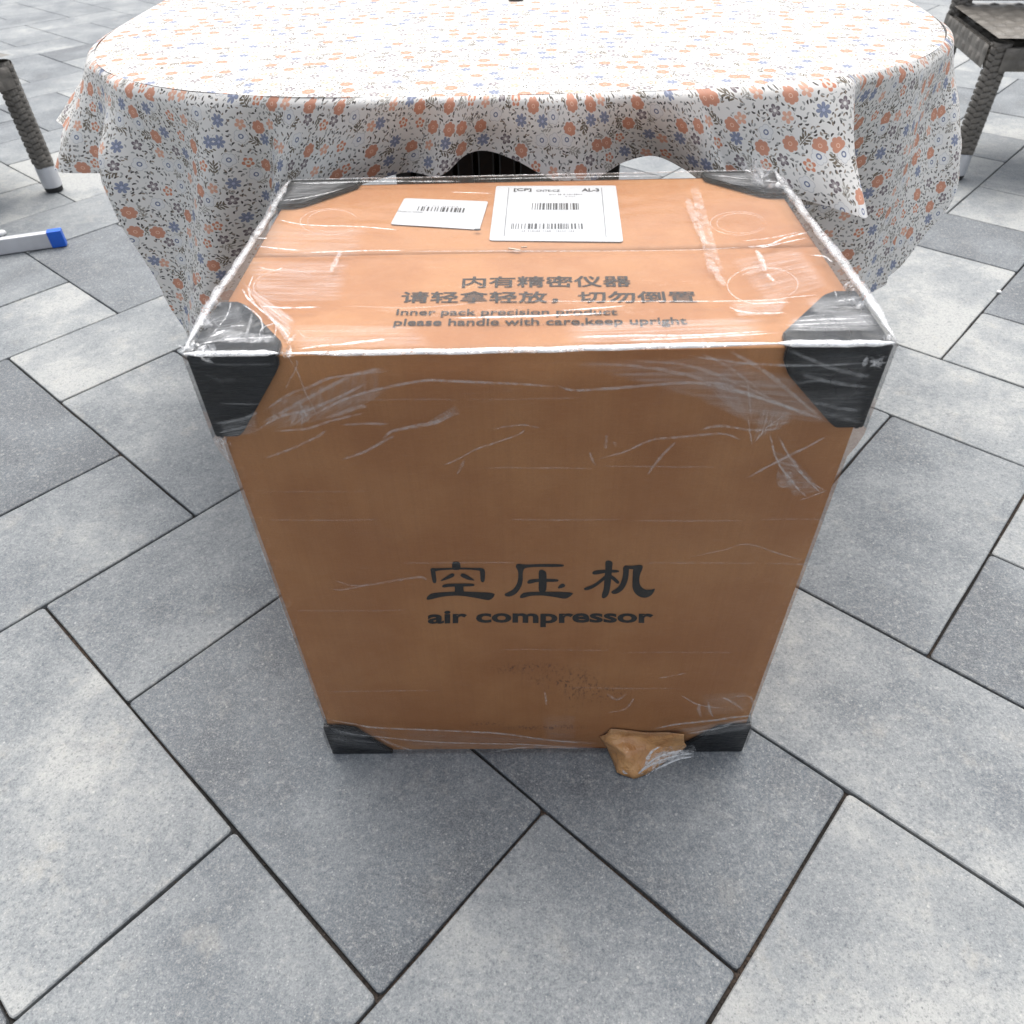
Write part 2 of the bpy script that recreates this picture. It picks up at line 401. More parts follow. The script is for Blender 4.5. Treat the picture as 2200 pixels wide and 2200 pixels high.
# ------------------------------------------------------------------ the carton
H, D = 1.1348*S, 0.6740*S
XL, XR = -.497*S, .497*S; HT = 1.130*S
box = empty('cardboard_box'); tag(box, 'large brown cardboard box wrapped in clear film, printed air compressor, standing on the slabs', 'box')
bm = bmesh.new()
def sheet(bm, P00, P10, P11, P01, nu, nv, fn, uvl=None):
    """grid between four corners, fn(u,v) gives outward push along the sheet normal"""
    nrm = (P10-P00).cross(P01-P00).normalized(); G = []
    for j in range(nv+1):
        row = []
        for i in range(nu+1):
            u, v = i/nu, j/nv
            P = P00*(1-u)*(1-v)+P10*u*(1-v)+P11*u*v+P01*(1-u)*v
            row.append(bm.verts.new(P+nrm*fn(u, v)))
        G.append(row)
    for j in range(nv):
        for i in range(nu):
            f = bm.faces.new((G[j][i], G[j][i+1], G[j+1][i+1], G[j+1][i]))
            if uvl:
                for l, (a, b) in zip(f.loops, ((i, j), (i+1, j), (i+1, j+1), (i, j+1))): l[uvl].uv = (a/nu, b/nv)
V = Vector
yf, yb = .003*S, D-.003*S
xs = (V((XL, yf, 0)), V((XR, yf, 0)), V((XR, yf, HT)), V((XL, yf, HT)))
xb = (V((XR, yb, 0)), V((XL, yb, 0)), V((XL, yb, HT)), V((XR, yb, HT)))
edge0 = lambda u, v: min(1, 8*min(u, 1-u))*min(1, 8*min(v, 1-v))
wob = lambda u, v: edge0(u, v)*(.0015+.0022*noise.noise(V((u*4, v*4, 1.3)))+.0011*noise.noise(V((u*11, v*9, 3.3)))) - (.0035*math.exp(-((u-.62)/.05)**2-((v-.012)/.02)**2))
sheet(bm, *xs, 60, 60, wob)
sheet(bm, *xb, 10, 10, wob)
sheet(bm, xb[1], xs[0], xs[3], xb[2], 16, 20, wob)
sheet(bm, xs[1], xb[0], xb[3], xs[2], 16, 20, wob)
sheet(bm, xb[1], xb[0], xs[1], xs[0], 4, 4, lambda u, v: 0)
bmesh.ops.remove_doubles(bm, verts=bm.verts, dist=.0002)
carton = bmobj('carton', bm, M_CARD, box, smooth=False, recalc=False)
for f in carton.data.polygons: f.use_smooth = True
# two top flaps meeting at a seam
ys = .333*S
for y0, y1, dz in ((yf, ys-.0006, 0.0), (ys+.0006, yb, -.0006)):
    b2 = bmesh.new()
    wf = lambda u, v: edge0(u, v)*.0008*noise.noise(V((u*3+y0*9, v*3, 4.1)))
    T = .005
    sheet(b2, V((XL, y0, HT+dz)), V((XR, y0, HT+dz)), V((XR, y1, HT+dz)), V((XL, y1, HT+dz)), 30, 14, wf)
    ring = [v for v in b2.verts]
    # folded thickness along the seam
    for a in ((XL, y0), ):
        pass
    r = bmesh.ops.extrude_face_region(b2, geom=b2.faces[:])
    bmesh.ops.translate(b2, vec=(0, 0, -T), verts=[v for v in r['geom'] if isinstance(v, bmesh.types.BMVert)])
    fl = bmobj('top_flap', b2, M_CARD, box)
    for f in fl.data.polygons: f.use_smooth = abs(f.normal.z) > .8

# ---- printing
def text_on(name, body, quad, axis, val, mat, parent, bold=0.0, heavy=0):
    """quad = TL, TR, BR, BL pixels of the words in the photograph, laid on the panel's own plane"""
    cu = bpy.data.curves.new('t', 'FONT'); cu.body = body; cu.size = 1; cu.offset = bold; cu.resolution_u = 4
    to = bpy.data.objects.new('t', cu); COL.objects.link(to)
    bpy.context.view_layer.update()
    me = bpy.data.meshes.new_from_object(to.evaluated_get(bpy.context.evaluated_depsgraph_get()))
    bpy.data.objects.remove(to)
    xs_ = [v.co.x for v in me.vertices]; ys_ = [v.co.y for v in me.vertices]
    x0, x1, y0, y1 = min(xs_), max(xs_), min(ys_), max(ys_)
    q = [on_plane(a, b, axis, val) for a, b in quad]
    for v in me.vertices:
        u, t = (v.co.x-x0)/(x1-x0), (v.co.y-y0)/(y1-y0)
        v.co = q[3]*(1-u)*(1-t)+q[2]*u*(1-t)+q[1]*u*t+q[0]*(1-u)*t
        if axis == 1: v.co = on_front(v.co, .0004)
    if heavy:                                  # broader upright strokes: the same outlines printed again a hair to the side
        vs = [v.co.copy() for v in me.vertices]; pl = [tuple(p.vertices) for p in me.polygons]; V3, F3 = [], []
        st = (q[1]-q[0]).normalized()*heavy
        for c_ in range(3):
            F3 += [tuple(i+len(V3) for i in f) for f in pl]; V3 += [v+st*(c_-1)+(V((0, 0, 1)) if axis == 2 else V((0, -1, 0)))*.00005*c_ for v in vs]
        me = bpy.data.meshes.new(name); me.from_pydata([tuple(v) for v in V3], [], F3)
    me.name = name; me.materials.clear(); me.materials.append(mat)
    o = bpy.data.objects.new(name, me); COL.objects.link(o); o.parent = parent
    return o
ZT = HT+.0008; YF = 0.0
def on_front(P, lift):
    u, v = (P.x-XL)/(XR-XL), P.z/HT
    return V((P.x, yf-wob(min(1, max(0, u)), min(1, max(0, v)))-lift, P.z))
lab = lambda o, t: (o.__setitem__('label', t), o)[1]
lab(text_on('printed_text', '内有精密仪器', [(995, 594), (1353, 592), (1356, 615), (993, 618)], 2, ZT, M_INK2, box, .004, .0004), 'printed line 内有精密仪器')
lab(text_on('printed_text', '请轻拿轻放，切勿倒置', [(865, 626), (1492, 625), (1498, 650), (861, 651)], 2, ZT, M_INK2, box, .004, .0004), 'printed line 请轻拿轻放，切勿倒置')
lab(text_on('printed_text', 'Inner pack precision product', [(853, 664), (1326, 663), (1327, 680), (850, 681)], 2, ZT, M_INK2, box, .016, 0), 'printed line Inner pack precision product')
lab(text_on('printed_text', 'please handle with care,keep upright', [(848, 685), (1474, 681), (1478, 701), (844, 704)], 2, ZT, M_INK2, box, .016, 0), 'printed line please handle with care,keep upright')
lab(text_on('printed_text', 'air compressor', [(919, 1312), (1404, 1310), (1403, 1346), (919, 1347)], 1, YF, M_INK, box, .033), 'bold printed words air compressor')
GL = {
 'a': [[(125, 365), (135, 345), (165, 325), (250, 320), (370, 316), (500, 320), (635, 325), (625, 355), (600, 378), (570, 380), (480, 362), (370, 345), (250, 350), (145, 375), (127, 373)],
       [(315, 105), (330, 97), (362, 99), (375, 110), (378, 145), (372, 160), (318, 160), (314, 145)],
       [(152, 150), (165, 140), (195, 144), (345, 142), (490, 145), (530, 142), (555, 152), (559, 175), (530, 170), (500, 160), (360, 154), (215, 160), (190, 168), (160, 178)],
       [(154, 155), (190, 158), (196, 205), (200, 243), (188, 256), (172, 250), (163, 210)],
       [(520, 155), (560, 158), (559, 205), (556, 238), (542, 250), (527, 240), (524, 205)],
       [(222, 238), (260, 212), (295, 190), (318, 180), (334, 190), (330, 205), (300, 218), (250, 236)],
       [(378, 190), (395, 182), (420, 192), (460, 217), (488, 236), (440, 232), (395, 215), (376, 202)],
       [(237, 278), (250, 262), (290, 257), (470, 256), (484, 266), (472, 278), (290, 279), (255, 287)],
       [(330, 268), (404, 268), (397, 290), (406, 325), (330, 325), (338, 295)]],
 'b': [[(790, 118), (805, 112), (860, 120), (940, 117), (1135, 116), (1147, 126), (1135, 138), (940, 138), (870, 142), (845, 152), (838, 190), (840, 240), (825, 290), (790, 335), (745, 355), (712, 352), (700, 337), (720, 325), (765, 305), (795, 265), (806, 220), (805, 170), (795, 150), (786, 135)],
       [(875, 240), (890, 230), (940, 224), (1095, 224), (1107, 236), (1095, 247), (940, 247), (915, 256), (885, 262), (870, 255)],
       [(956, 170), (968, 158), (990, 158), (1010, 172), (1016, 190), (1016, 330), (956, 330), (958, 240)],
       [(815, 355), (830, 335), (855, 322), (960, 318), (1220, 320), (1200, 345), (1170, 365), (1140, 370), (1070, 355), (980, 345), (900, 347), (850, 362), (822, 367)],
       [(1092, 297), (1110, 270), (1130, 256), (1150, 262), (1155, 275), (1140, 288)]],
 'c': [[(1450, 95), (1470, 87), (1495, 92), (1507, 105), (1500, 160), (1498, 200), (1485, 300), (1470, 345), (1440, 365), (1423, 358), (1425, 330), (1440, 290), (1445, 200), (1452, 150)],
       [(1350, 180), (1370, 160), (1450, 155), (1545, 157), (1557, 168), (1540, 177), (1450, 178), (1395, 190), (1362, 192)],
       [(1290, 295), (1300, 285), (1360, 265), (1420, 220), (1450, 192), (1462, 215), (1430, 240), (1370, 285), (1320, 305), (1298, 305)],
       [(1492, 190), (1515, 203), (1550, 233), (1556, 250), (1540, 259), (1515, 237), (1490, 218)],
       [(1580, 140), (1600, 122), (1628, 128), (1625, 190), (1615, 240), (1590, 290), (1555, 320), (1520, 331), (1495, 325), (1495, 308), (1530, 293), (1560, 262), (1578, 215), (1584, 170)],
       [(1596, 124), (1640, 128), (1700, 120), (1722, 120), (1732, 133), (1720, 155), (1690, 155), (1640, 149), (1600, 152)],
       [(1655, 140), (1700, 122), (1730, 128), (1725, 152), (1706, 190), (1700, 240), (1715, 278), (1745, 298), (1790, 298), (1820, 287), (1815, 306), (1790, 340), (1750, 357), (1708, 352), (1670, 325), (1650, 285), (1653, 220)]]}
for key, ch in (('a', '空'), ('b', '压'), ('c', '机')):
    vs, fs = [], []
    for j, poly in enumerate(GL[key]):
        pts = chaikin(poly, 2)
        fs.append(tuple(range(len(vs), len(vs)+len(pts))))
        for x, y in pts: vs.append(on_front(on_plane(880+x*.28986, 1180+y*.28986, 1, YF), .0004+.00006*j))
    o = mesh('printed_character', vs, fs, M_INK, box); o['label'] = 'large brush style character '+ch

# ---- labels
def plate(name, quad, axis, val, t, mat, parent, rad=.12, nrm=V((0, 0, 1)), chk=2):
    q = [on_plane(a, b, axis, val) for a, b in quad]
    pts = []
    n = len(q)
    for i in range(n):
        a, b, c = q[i-1], q[i], q[(i+1) % n]
        d1 = (a-b).normalized(); d2 = (c-b).normalized(); r = rad
        for w_ in range(4):
            s_ = w_/3; pts.append(b+d1*r*(1-s_)**2+d2*r*s_**2)
    m_ = len(pts)
    vs = [p for p in pts]+[p+nrm*t for p in pts]
    fs = [tuple(range(m_, 2*m_)), tuple(reversed(range(m_)))]+[(i, (i+1) % m_, m_+(i+1) % m_, m_+i) for i in range(m_)]
    return mesh(name, vs, fs, mat, parent)
RZ = lambda x, y: (820+x*.2795, 390+y*.2795)
L1 = plate('shipping_label', [(869, 426), (1049, 433), (1030, 494), (839, 482)], 2, HT+.0006, .0003, M_LABEL, box, .004); L1['label'] = 'smaller white label with one barcode'
L2 = plate('shipping_label', [(1066, 400), (1323, 399), (1339, 520), (1051, 517)], 2, HT+.0006, .0003, M_LABEL, box, .004); L2['label'] = 'larger white label with two barcodes'
ZL = HT+.0012
def barcode(quad, parent, n, seed):
    q = [on_plane(*RZ(*p), 2, ZL) for p in quad]; r_ = random.Random(seed); vs, fs = [], []; t = 0
    W = []
    while t < 1:
        w_ = r_.choice((1, 1, 1, 2, 2, 3))/n; g_ = r_.choice((1, 1, 2, 2, 3))/n
        W.append((t, min(1, t+w_))); t += w_+g_
    for a, b in W:
        P = lambda u, v: (q[3]*(1-u)+q[2]*u)*(1-v)+(q[0]*(1-u)+q[1]*u)*v
        k0 = len(vs); vs += [P(a, 0), P(b, 0), P(b, 1), P(a, 1)]; fs.append((k0, k0+1, k0+2, k0+3))
    return mesh('barcode', vs, fs, M_LABELINK, parent)
barcode([(1158, 166), (1512, 166), (1516, 216), (1152, 216)], L2, 62, 1)
barcode([(1000, 322), (1556, 322), (1560, 364), (994, 364)], L2, 88, 2)
barcode([(285, 190), (640, 205), (630, 238), (272, 222)], L1, 55, 3)
def lt(body, quad, parent, mat=M_LABELINK, bold=.012):
    return text_on('label_text', body, [RZ(*p) for p in quad], 2, ZL, mat, parent, bold)
lt('[CP]', [(1017, 52), (1152, 52), (1152, 78), (1014, 78)], L2, bold=.03)
lt('CNTE-CZ', [(1190, 62), (1370, 62), (1370, 78), (1188, 78)], L2, bold=.01)
lt('AL-3', [(1540, 52), (1670, 52), (1674, 76), (1536, 76)], L2, bold=.03)
lt('Made in China', [(128, 222), (315, 230), (313, 240), (124, 232)], L1, M_LABELINK2, .0)
def dashes(quad, parent, n, seed):
    q = [on_plane(*RZ(*p), 2, ZL) for p in quad]; r_ = random.Random(seed); vs, fs = [], []
    for i in range(n):
        if r_.random() < .22: continue
        a = (i+.1)/n; b = (i+r_.uniform(.4, .8))/n; c, d = (0, 1) if r_.random() < .5 else (.3, .8)
        P = lambda u, v: (q[3]*(1-u)+q[2]*u)*(1-v)+(q[0]*(1-u)+q[1]*u)*v
        k0 = len(vs); vs += [P(a, c), P(b, c), P(b, d), P(a, d)]; fs.append((k0, k0+1, k0+2, k0+3))
    return mesh('fine_print', vs, fs, M_LABELINK2, parent)
dashes([(1275, 95), (1545, 94), (1546, 103), (1275, 104)], L2, 20, 1)
dashes([(1412, 112), (1490, 112), (1490, 119), (1412, 119)], L2, 6, 2)
dashes([(1075, 376), (1500, 376), (1501, 385), (1074, 385)], L2, 26, 3)
dashes([(340, 182), (595, 192), (592, 198), (338, 188)], L1, 14, 4)
for a in ([(975, 48), (980, 48), (944, 420), (938, 420)], [(1687, 48), (1692, 48), (1728, 430), (1723, 430)]):
    mesh('rule_line', [on_plane(*RZ(*p), 2, ZL) for p in a], [(0, 1, 2, 3)], M_LABELINK2, L2)
# staple and small black nick
bm = bmesh.new(); P0 = on_plane(1092, 536, 2, HT+.002); P1 = on_plane(1118, 540, 2, HT+.002)
dv = (P1-P0); M = Matrix.Translation((P0+P1)/2) @ Matrix.Rotation(math.atan2(dv.y, dv.x), 4, 'Z')
bbox(bm, -dv.length/2, dv.length/2, -.001, .001, .0004, .002, .0004, M)
bbox(bm, dv.length/2-.001, dv.length/2+.005, -.0007, .0007, .001, .0022, 0, M @ Matrix.Translation((.0005, .003, 0)) @ Matrix.Rotation(.5, 4, 'Z'))
bmobj('staple', bm, M_STEEL, box)
P0 = on_plane(1026, 494, 2, HT+.003)
bm = bmesh.new(); bbox(bm, -.0035, .0035, -.0015, .0015, 0, .001, .0004, Matrix.Translation(P0)); bmobj('dirt_fleck', bm, M_RUBBER, box)

# ---- corner guards: three plates meeting at a corner, one object each
GT = .009*S
def guard(sx, sy, sz, wx=.135, wy=.155, wz=.147, cut=.55, seed=0):
    """plates on the x-, y- and z-face of the carton with their inner corners cut off"""
    bm = bmesh.new(); rg = random.Random(seed)
    X = XR if sx > 0 else XL; Y = D if sy > 0 else 0.0; Z = HT if sz > 0 else 0.0
    wx, wy, wz = wx*S, wy*S, wz*S; t = GT
    j = lambda: rg.uniform(-.004, .004)
    def prism(pts, n):
        a = [bm.verts.new(p) for p in pts]; b = [bm.verts.new(p+n) for p in pts]; m = len(pts)
        bm.faces.new(a); bm.faces.new(list(reversed(b)))
        for i in range(m): bm.faces.new((a[i], a[(i+1) % m], b[(i+1) % m], b[i]))
    zo = t*sz if sz > 0 else 0
    # y-face (front/back): spans x and z
    c = cut
    P = lambda a, b: V((X+sx*t-sx*a, Y, Z+zo-sz*b))
    prism([P(0, 0), P(wx, 0), P(wx, wz*c*.5), P(wx*(.95-.1*c), wz*c), P(wx*(.36 if sz > 0 else .5), wz*.93), P(wx*.28, wz), P(0, wz)], V((0, sy*t, 0)))
    # z-face (top): spans x and y
    if sz > 0:
        P = lambda a, b: V((X+sx*t-sx*a, Y-sy*b, Z))
        prism([P(0, -.0), P(wx, 0), P(wx*.98, wy*.2), P(wx*.36, wy*.93), P(wx*.24, wy), P(0, wy)], V((0, 0, t)))
    # x-face (side): spans y and z
    P = lambda a, b: V((X, Y-sy*a, Z-sz*b))
    prism([P(0, 0), P(wy, 0), P(wy, wz*(1-c)), P(wy*(1-c), wz), P(0, wz)], V((sx*t, 0, 0)))
    bmesh.ops.recalc_face_normals(bm, faces=bm.faces)
    bmesh.ops.bevel(bm, geom=bm.edges[:], offset=.0013, segments=2, affect='EDGES')
    return bmobj('corner_guard', bm, M_GUARD, box)
guard(-1, -1, 1, wx=.132, seed=1, cut=.22); guard(1, -1, 1, wx=.15, seed=2, cut=.33); guard(-1, 1, 1, wy=.125, wx=.15, seed=3); guard(1, 1, 1, wy=.12, wx=.15, seed=4)
guard(-1, -1, -1, wx=.15, wz=.125, seed=5, cut=.16); guard(1, -1, -1, wx=.155, wz=.118, seed=6, cut=.3); guard(-1, 1, -1, seed=7); guard(1, 1, -1, seed=8)

# ---- stretch film
film = empty('stretch_film', parent=box)
FO = .003
def cor(u, v, w_=.16):
    cu_ = max(0, 1-min(u, 1-u)/w_); cv_ = max(0, 1-min(v, 1-v)/w_); return cu_*cv_
def push(k):
    def f(u, v):
        e = min(1, 12*min(u, 1-u), 12*min(v, 1-v))
        return GT+.0012-(1-min(1, 1.8*cor(u, v, .3)))*.0035*e+e*.0016*noise.noise(V((u*7+k, v*18, k)))+e*.0012*noise.noise(V((u*22+k, v*30, k)))
    return f
ex = GT+.0007
FX0, FX1, FY0, FY1 = XL-.002, XR+.002, 0, D
b2 = bmesh.new()
fxs = lambda z: (V((FX0, 0, z)), V((FX1, 0, z)), V((FX1, D, z)), V((FX0, D, z)))
lo, hi = fxs(.004), fxs(HT)
def grow(P):                                   # keep the sheets closed at the edges, just outside the guards
    return V((P.x+(ex if P.x > 0 else -ex), P.y+(ex if P.y > .1 else -ex), P.z+(ex if P.z > .1 else 0)))
lo = [grow(p) for p in lo]; hi = [grow(p) for p in hi]
def fpush(k, amp=1.0, base=.0020):
    def f(u, v):
        e = min(1, 9*min(u, 1-u))*min(1, 9*min(v, 1-v)); c_ = min(1, 2.0*cor(u, v, .32))
        return e*(-base*(1-c_)+amp*(.0012*noise.noise(V((u*6+k, v*16, k)))+.0007*noise.noise(V((u*24+k, v*40, k)))))
    return f
sheet(b2, lo[0], lo[1], hi[1], hi[0], 70, 90, fpush(1))
sheet(b2, lo[1], lo[2], hi[2], hi[1], 30, 50, fpush(2))
sheet(b2, lo[2], lo[3], hi[3], hi[2], 20, 20, fpush(3))
sheet(b2, lo[3], lo[0], hi[0], hi[3], 30, 50, fpush(4))
bmesh.ops.remove_doubles(b2, verts=b2.verts, dist=.0001)
for v in b2.verts:
    h_ = min(1, max(0, (v.co.z-.10*S)/(.06*S)))*min(1, max(0, (.97*S-v.co.z)/(.03*S)))
    v.co.x *= 1-h_*(ex+.0012)/XR*1.12*min(1, max(0, abs(v.co.x)/XR-.9)*10)
o = bmobj('film_sheet', b2, M_FILM, film, smooth=True, recalc=False)
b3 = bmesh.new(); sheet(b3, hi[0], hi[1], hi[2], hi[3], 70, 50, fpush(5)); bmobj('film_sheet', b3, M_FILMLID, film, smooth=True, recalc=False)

class Creases:
    def __init__(s): s.v, s.f, s.uv, s.a = [], [], [], []
    def line(s, pts, axis, val, nrm, w0=5, alpha=.6, w1=None, lift=.0012):
        """a fold of film along pts (pixels in the photograph) lying on a panel; w in photo pixels"""
        P2 = smooth_path([(float(a), float(b)) for a, b in pts], 7); n = len(P2); r0 = random.random()*99
        P3 = [on_plane(a, b, axis, val) for a, b in P2]; k0 = len(s.v)
        for i, P in enumerate(P3):
            t = i/(n-1); d = (P3[min(i+1, n-1)]-P3[max(i-1, 0)]).normalized(); sd_ = d.cross(nrm).normalized()
            w_ = (w0+((w1 if w1 is not None else w0)-w0)*t)*(.35+.95*math.sin(math.pi*min(1, max(0, t*.94+.03)))**.6*(.6+.9*abs(noise.noise(V((t*5, r0, 0))))))*px_size(P)*.62
            j = sd_*(noise.noise(V((t*7, r0, 5)))*1.2*px_size(P))
            for q, hh in ((-1, 0), (0, 1), (1, 0)):
                s.v.append(P+sd_*w_*q+j+nrm*(hh*min(.0022, w_*.7, .0000025/max(w_, .0012))+lift)); s.uv.append((t, q*.5+.5)); s.a.append(alpha)
        for i in range(n-1):
            for q in (0, 1):
                a = k0+i*3+q; s.f.append((a, a+1, a+4, a+3))
    def veil(s, quad, axis, val, nrm, alpha=.4, lift=.001, nu=14, nv=10, bow=.002):
        q_ = [on_plane(a, b, axis, val) for a, b in quad]; k0 = len(s.v); r0 = random.random()*99
        for j in range(nv+1):
            for i in range(nu+1):
                u, v = i/nu, j/nv; P = q_[0]*(1-u)*(1-v)+q_[1]*u*(1-v)+q_[2]*u*v+q_[3]*(1-u)*v
                s.v.append(P+nrm*(lift+bow*abs(noise.noise(V((u*1.5, v*7, r0)))))); s.uv.append((u, v)); s.a.append(alpha)
        for j in range(nv):
            for i in range(nu):
                a = k0+j*(nu+1)+i; s.f.append((a, a+1, a+nu+2, a+nu+1))
    def split(s, name, mat, parent, label):
        nv = 15*11
        for q in range(len(s.v)//nv):
            c = Creases(); c.v, c.uv, c.a = s.v[q*nv:(q+1)*nv], s.uv[q*nv:(q+1)*nv], s.a[q*nv:(q+1)*nv]
            c.f = [tuple(i-q*nv for i in f) for f in s.f if q*nv <= f[0] < (q+1)*nv]; o = c.build(name, mat, parent)
            if q == 0: o['label'] = label
    def build(s, name, mat, parent):
        o = mesh(name, s.v, s.f, mat, parent, smooth=True); me = o.data
        uvl = me.uv_layers.new(name='UVMap')
        for l in me.loops: uvl.data[l.index].uv = s.uv[l.vertex_index]
        at = me.attributes.new('alpha', 'FLOAT', 'POINT'); at.data.foreach_set('value', s.a)
        return o
NF, NT_ = V((0, -1, 0)), V((0, 0, 1))
YC, ZC = -.0062, HT+.0062
C = Creases(); Fr = lambda pts, w=5, a=.4, w1=None, lift=.0006: C.line(pts, 1, YC, NF, w, a*.72, w1, lift)
# long band below the top edge
Fr([(640, 905), (760, 850), (900, 818), (975, 818), (1110, 824), (1205, 829)], 7, .42); Fr([(1190, 824), (1228, 837), (1300, 834), (1400, 826), (1500, 822), (1600, 845), (1690, 872), (1790, 908)], 8, .42)
Fr([(730, 912), (790, 909), (839, 910)], 6, .3); Fr([(730, 988), (784, 969), (826, 946), (850, 934)], 7, .34); Fr([(818, 944), (845, 925), (895, 914), (937, 906), (983, 881)], 7, .38, 12)
Fr([(700, 900), (764, 875), (790, 872)], 10, .3); Fr([(950, 998), (975, 990), (1017, 967), (1075, 946), (1117, 931), (1128, 918)], 4, .4); Fr([(998, 985), (990, 1004), (981, 1019)], 9, .22, 5)
Fr([(1055, 921), (1117, 912), (1163, 919)], 4, .3); Fr([(1266, 969), (1272, 985), (1280, 1000)], 6, .28)
Fr([(1278, 987), (1343, 969), (1400, 944), (1470, 937), (1552, 931), (1598, 946)], 6, .36); Fr([(1454, 946), (1419, 981), (1389, 1021)], 8, .3, 6)
Fr([(1303, 931), (1302, 950), (1301, 964)], 7, .22); Fr([(1318, 948), (1324, 958)], 8, .2)
for y, x0, x1, a in ((1000, 500, 1800, .22), (1115, 560, 1760, .2), (1212, 590, 1725, .2), (1313, 620, 1680, .17), (856, 730, 1500, .13), (1395, 800, 1640, .16), (1480, 690, 1640, .17), (1538, 760, 1460, .13), (1060, 540, 1000, .1)):
    for x in range(x0, x1, 260):
        if random.random() < .35: continue
        y += random.uniform(-5, 5)
        Fr([(x, y+random.uniform(-2, 2)), (x+90, y+random.uniform(-2, 2)), (x+180, y), (min(x+270, x1), y+random.uniform(-2, 2))], 3, a)
Fr([(715, 1245), (776, 1257), (895, 1239), (918, 1246)], 6, .26); Fr([(700, 1262), (730, 1266), (770, 1260), (800, 1250)], 4, .22)
Fr([(1468, 1199), (1556, 1180), (1606, 1168), (1682, 1191), (1728, 1203)], 4, .26)
Fr([(1498, 923), (1548, 914), (1621, 923), (1686, 918)], 6, .34)
# hanging fan near the right guard
Fr([(1651, 923), (1671, 992), (1705, 1038), (1736, 1071)], 5, .5); Fr([(1671, 935), (1694, 977), (1728, 1023), (1766, 1061)], 5, .5)
Fr([(1600, 1028), (1644, 1004), (1705, 973), (1743, 954), (1780, 934)], 6, .4); Fr([(1606, 820), (1610, 860), (1613, 897)], 5, .34); Fr([(1606, 890), (1612, 935), (1616, 955)], 3, .4)
Fr([(1672, 1000), (1672, 1040), (1700, 1045)], 6, .22); Fr([(1690, 985), (1735, 1030), (1778, 1056)], 3, .5); Fr([(1716, 1074), (1740, 1066), (1778, 1052)], 4, .5)
Fr([(1618, 952), (1650, 915), (1690, 890)], 4, .4); Fr([(1618, 930), (1660, 912), (1700, 905)], 3, .34)
# fans off the right and left guards
for pts, w_, a in (([(1240, 772), (1400, 785), (1520, 812), (1650, 855), (1790, 906)], 9, .30), ([(1560, 748), (1617, 776), (1676, 820), (1767, 898)], 9, .34), ([(1340, 768), (1480, 780), (1600, 826), (1740, 892)], 7, .26),
                   ([(1470, 756), (1560, 770), (1650, 778), (1741, 779), (1865, 775)], 6, .42), ([(1684, 742), (1767, 779), (1845, 800), (1866, 800)], 9, .26), ([(1715, 797), (1793, 817), (1868, 826)], 10, .26),
                   ([(1728, 854), (1793, 869), (1845, 878)], 8, .26), ([(1690, 820), (1760, 812), (1830, 826)], 7, .15), ([(1760, 880), (1800, 890), (1846, 902)], 9, .18), ([(1500, 752), (1560, 780), (1640, 840)], 6, .25),
                   ([(544, 924), (604, 889), (659, 876), (720, 851), (800, 812)], 7, .40), ([(566, 879), (622, 842), (669, 825), (720, 805), (850, 790)], 7, .36), ([(590, 920), (659, 915), (720, 896), (790, 880)], 6, .36),
                   ([(560, 905), (640, 862), (760, 800), (830, 785)], 9, .3), ([(646, 859), (655, 878), (665, 894)], 5, .34), ([(646, 861), (636, 890), (624, 913)], 5, .3), ([(646, 860), (651, 888), (650, 916)], 4, .3),
                   ([(567, 979), (628, 958), (678, 935), (704, 917)], 6, .34), ([(620, 760), (640, 790), (660, 840), (690, 900)], 2.5, .4), ([(612, 835), (640, 780), (636, 765)], 3, .36), ([(470, 860), (520, 862), (565, 862)], 3, .3),
                   ([(460, 905), (520, 895), (560, 878)], 8, .3), ([(470, 925), (510, 915), (548, 905)], 5, .35), ([(410, 772), (500, 778), (600, 776)], 5, .14), ([(440, 795), (480, 812), (520, 800)], 9, .07)):
    Fr(pts, w_, a, lift=.0042)
# bottom band
for pts, w_, a in (([(693, 1538), (760, 1550), (807, 1558), (960, 1565), (1075, 1571), (1190, 1586), (1300, 1594)], 7, .5), ([(700, 1556), (760, 1572), (826, 1579), (944, 1590), (1113, 1594), (1228, 1600), (1290, 1602)], 6, .45),
                   ([(814, 1580), (850, 1596), (890, 1608)], 8, .35), ([(1060, 1610), (1090, 1605), (1140, 1600), (1280, 1604)], 5, .5), ([(1400, 1562), (1460, 1550), (1537, 1542), (1586, 1535), (1621, 1532)], 8, .55),
                   ([(1471, 1572), (1537, 1561), (1575, 1547), (1612, 1540)], 9, .5), ([(1460, 1487), (1498, 1508), (1555, 1517)], 4, .4), ([(1502, 1504), (1500, 1520), (1506, 1536)], 7, .34), ([(1521, 1500), (1523, 1520), (1532, 1536)], 5, .36),
                   ([(1548, 1491), (1575, 1505), (1596, 1520)], 6, .36), ([(1575, 1491), (1600, 1490), (1614, 1496), (1617, 1524)], 5, .36), ([(1170, 1479), (1172, 1495), (1174, 1510)], 4, .36), ([(1304, 1527), (1343, 1517), (1364, 1491)], 4, .34),
                   ([(1301, 1483), (1324, 1498), (1347, 1485)], 6, .26), ([(1412, 1452), (1440, 1447), (1475, 1440)], 4, .3), ([(706, 1580), (760, 1586), (820, 1592)], 9, .12), ([(712, 1565), (750, 1572), (790, 1580)], 6, .2)):
    Fr(pts, w_, a, lift=.0035)
o = C.build('film_crease', M_CREASEF, film); o['label'] = 'milky folds in the film over the front panel'; o['kind'] = 'stuff'
C = Creases(); Fv = lambda q, a=.4, **kw: C.veil(q, 1, YC-.0004, NF, a*.8, **kw)
Fv([(1180, 772), (1600, 748), (1800, 905), (1600, 880)], .30, lift=.003); Fv([(1440, 770), (1700, 790), (1800, 912), (1560, 880)], .30, lift=.0045); Fv([(1480, 850), (1720, 880), (1700, 912), (1620, 915)], .3)
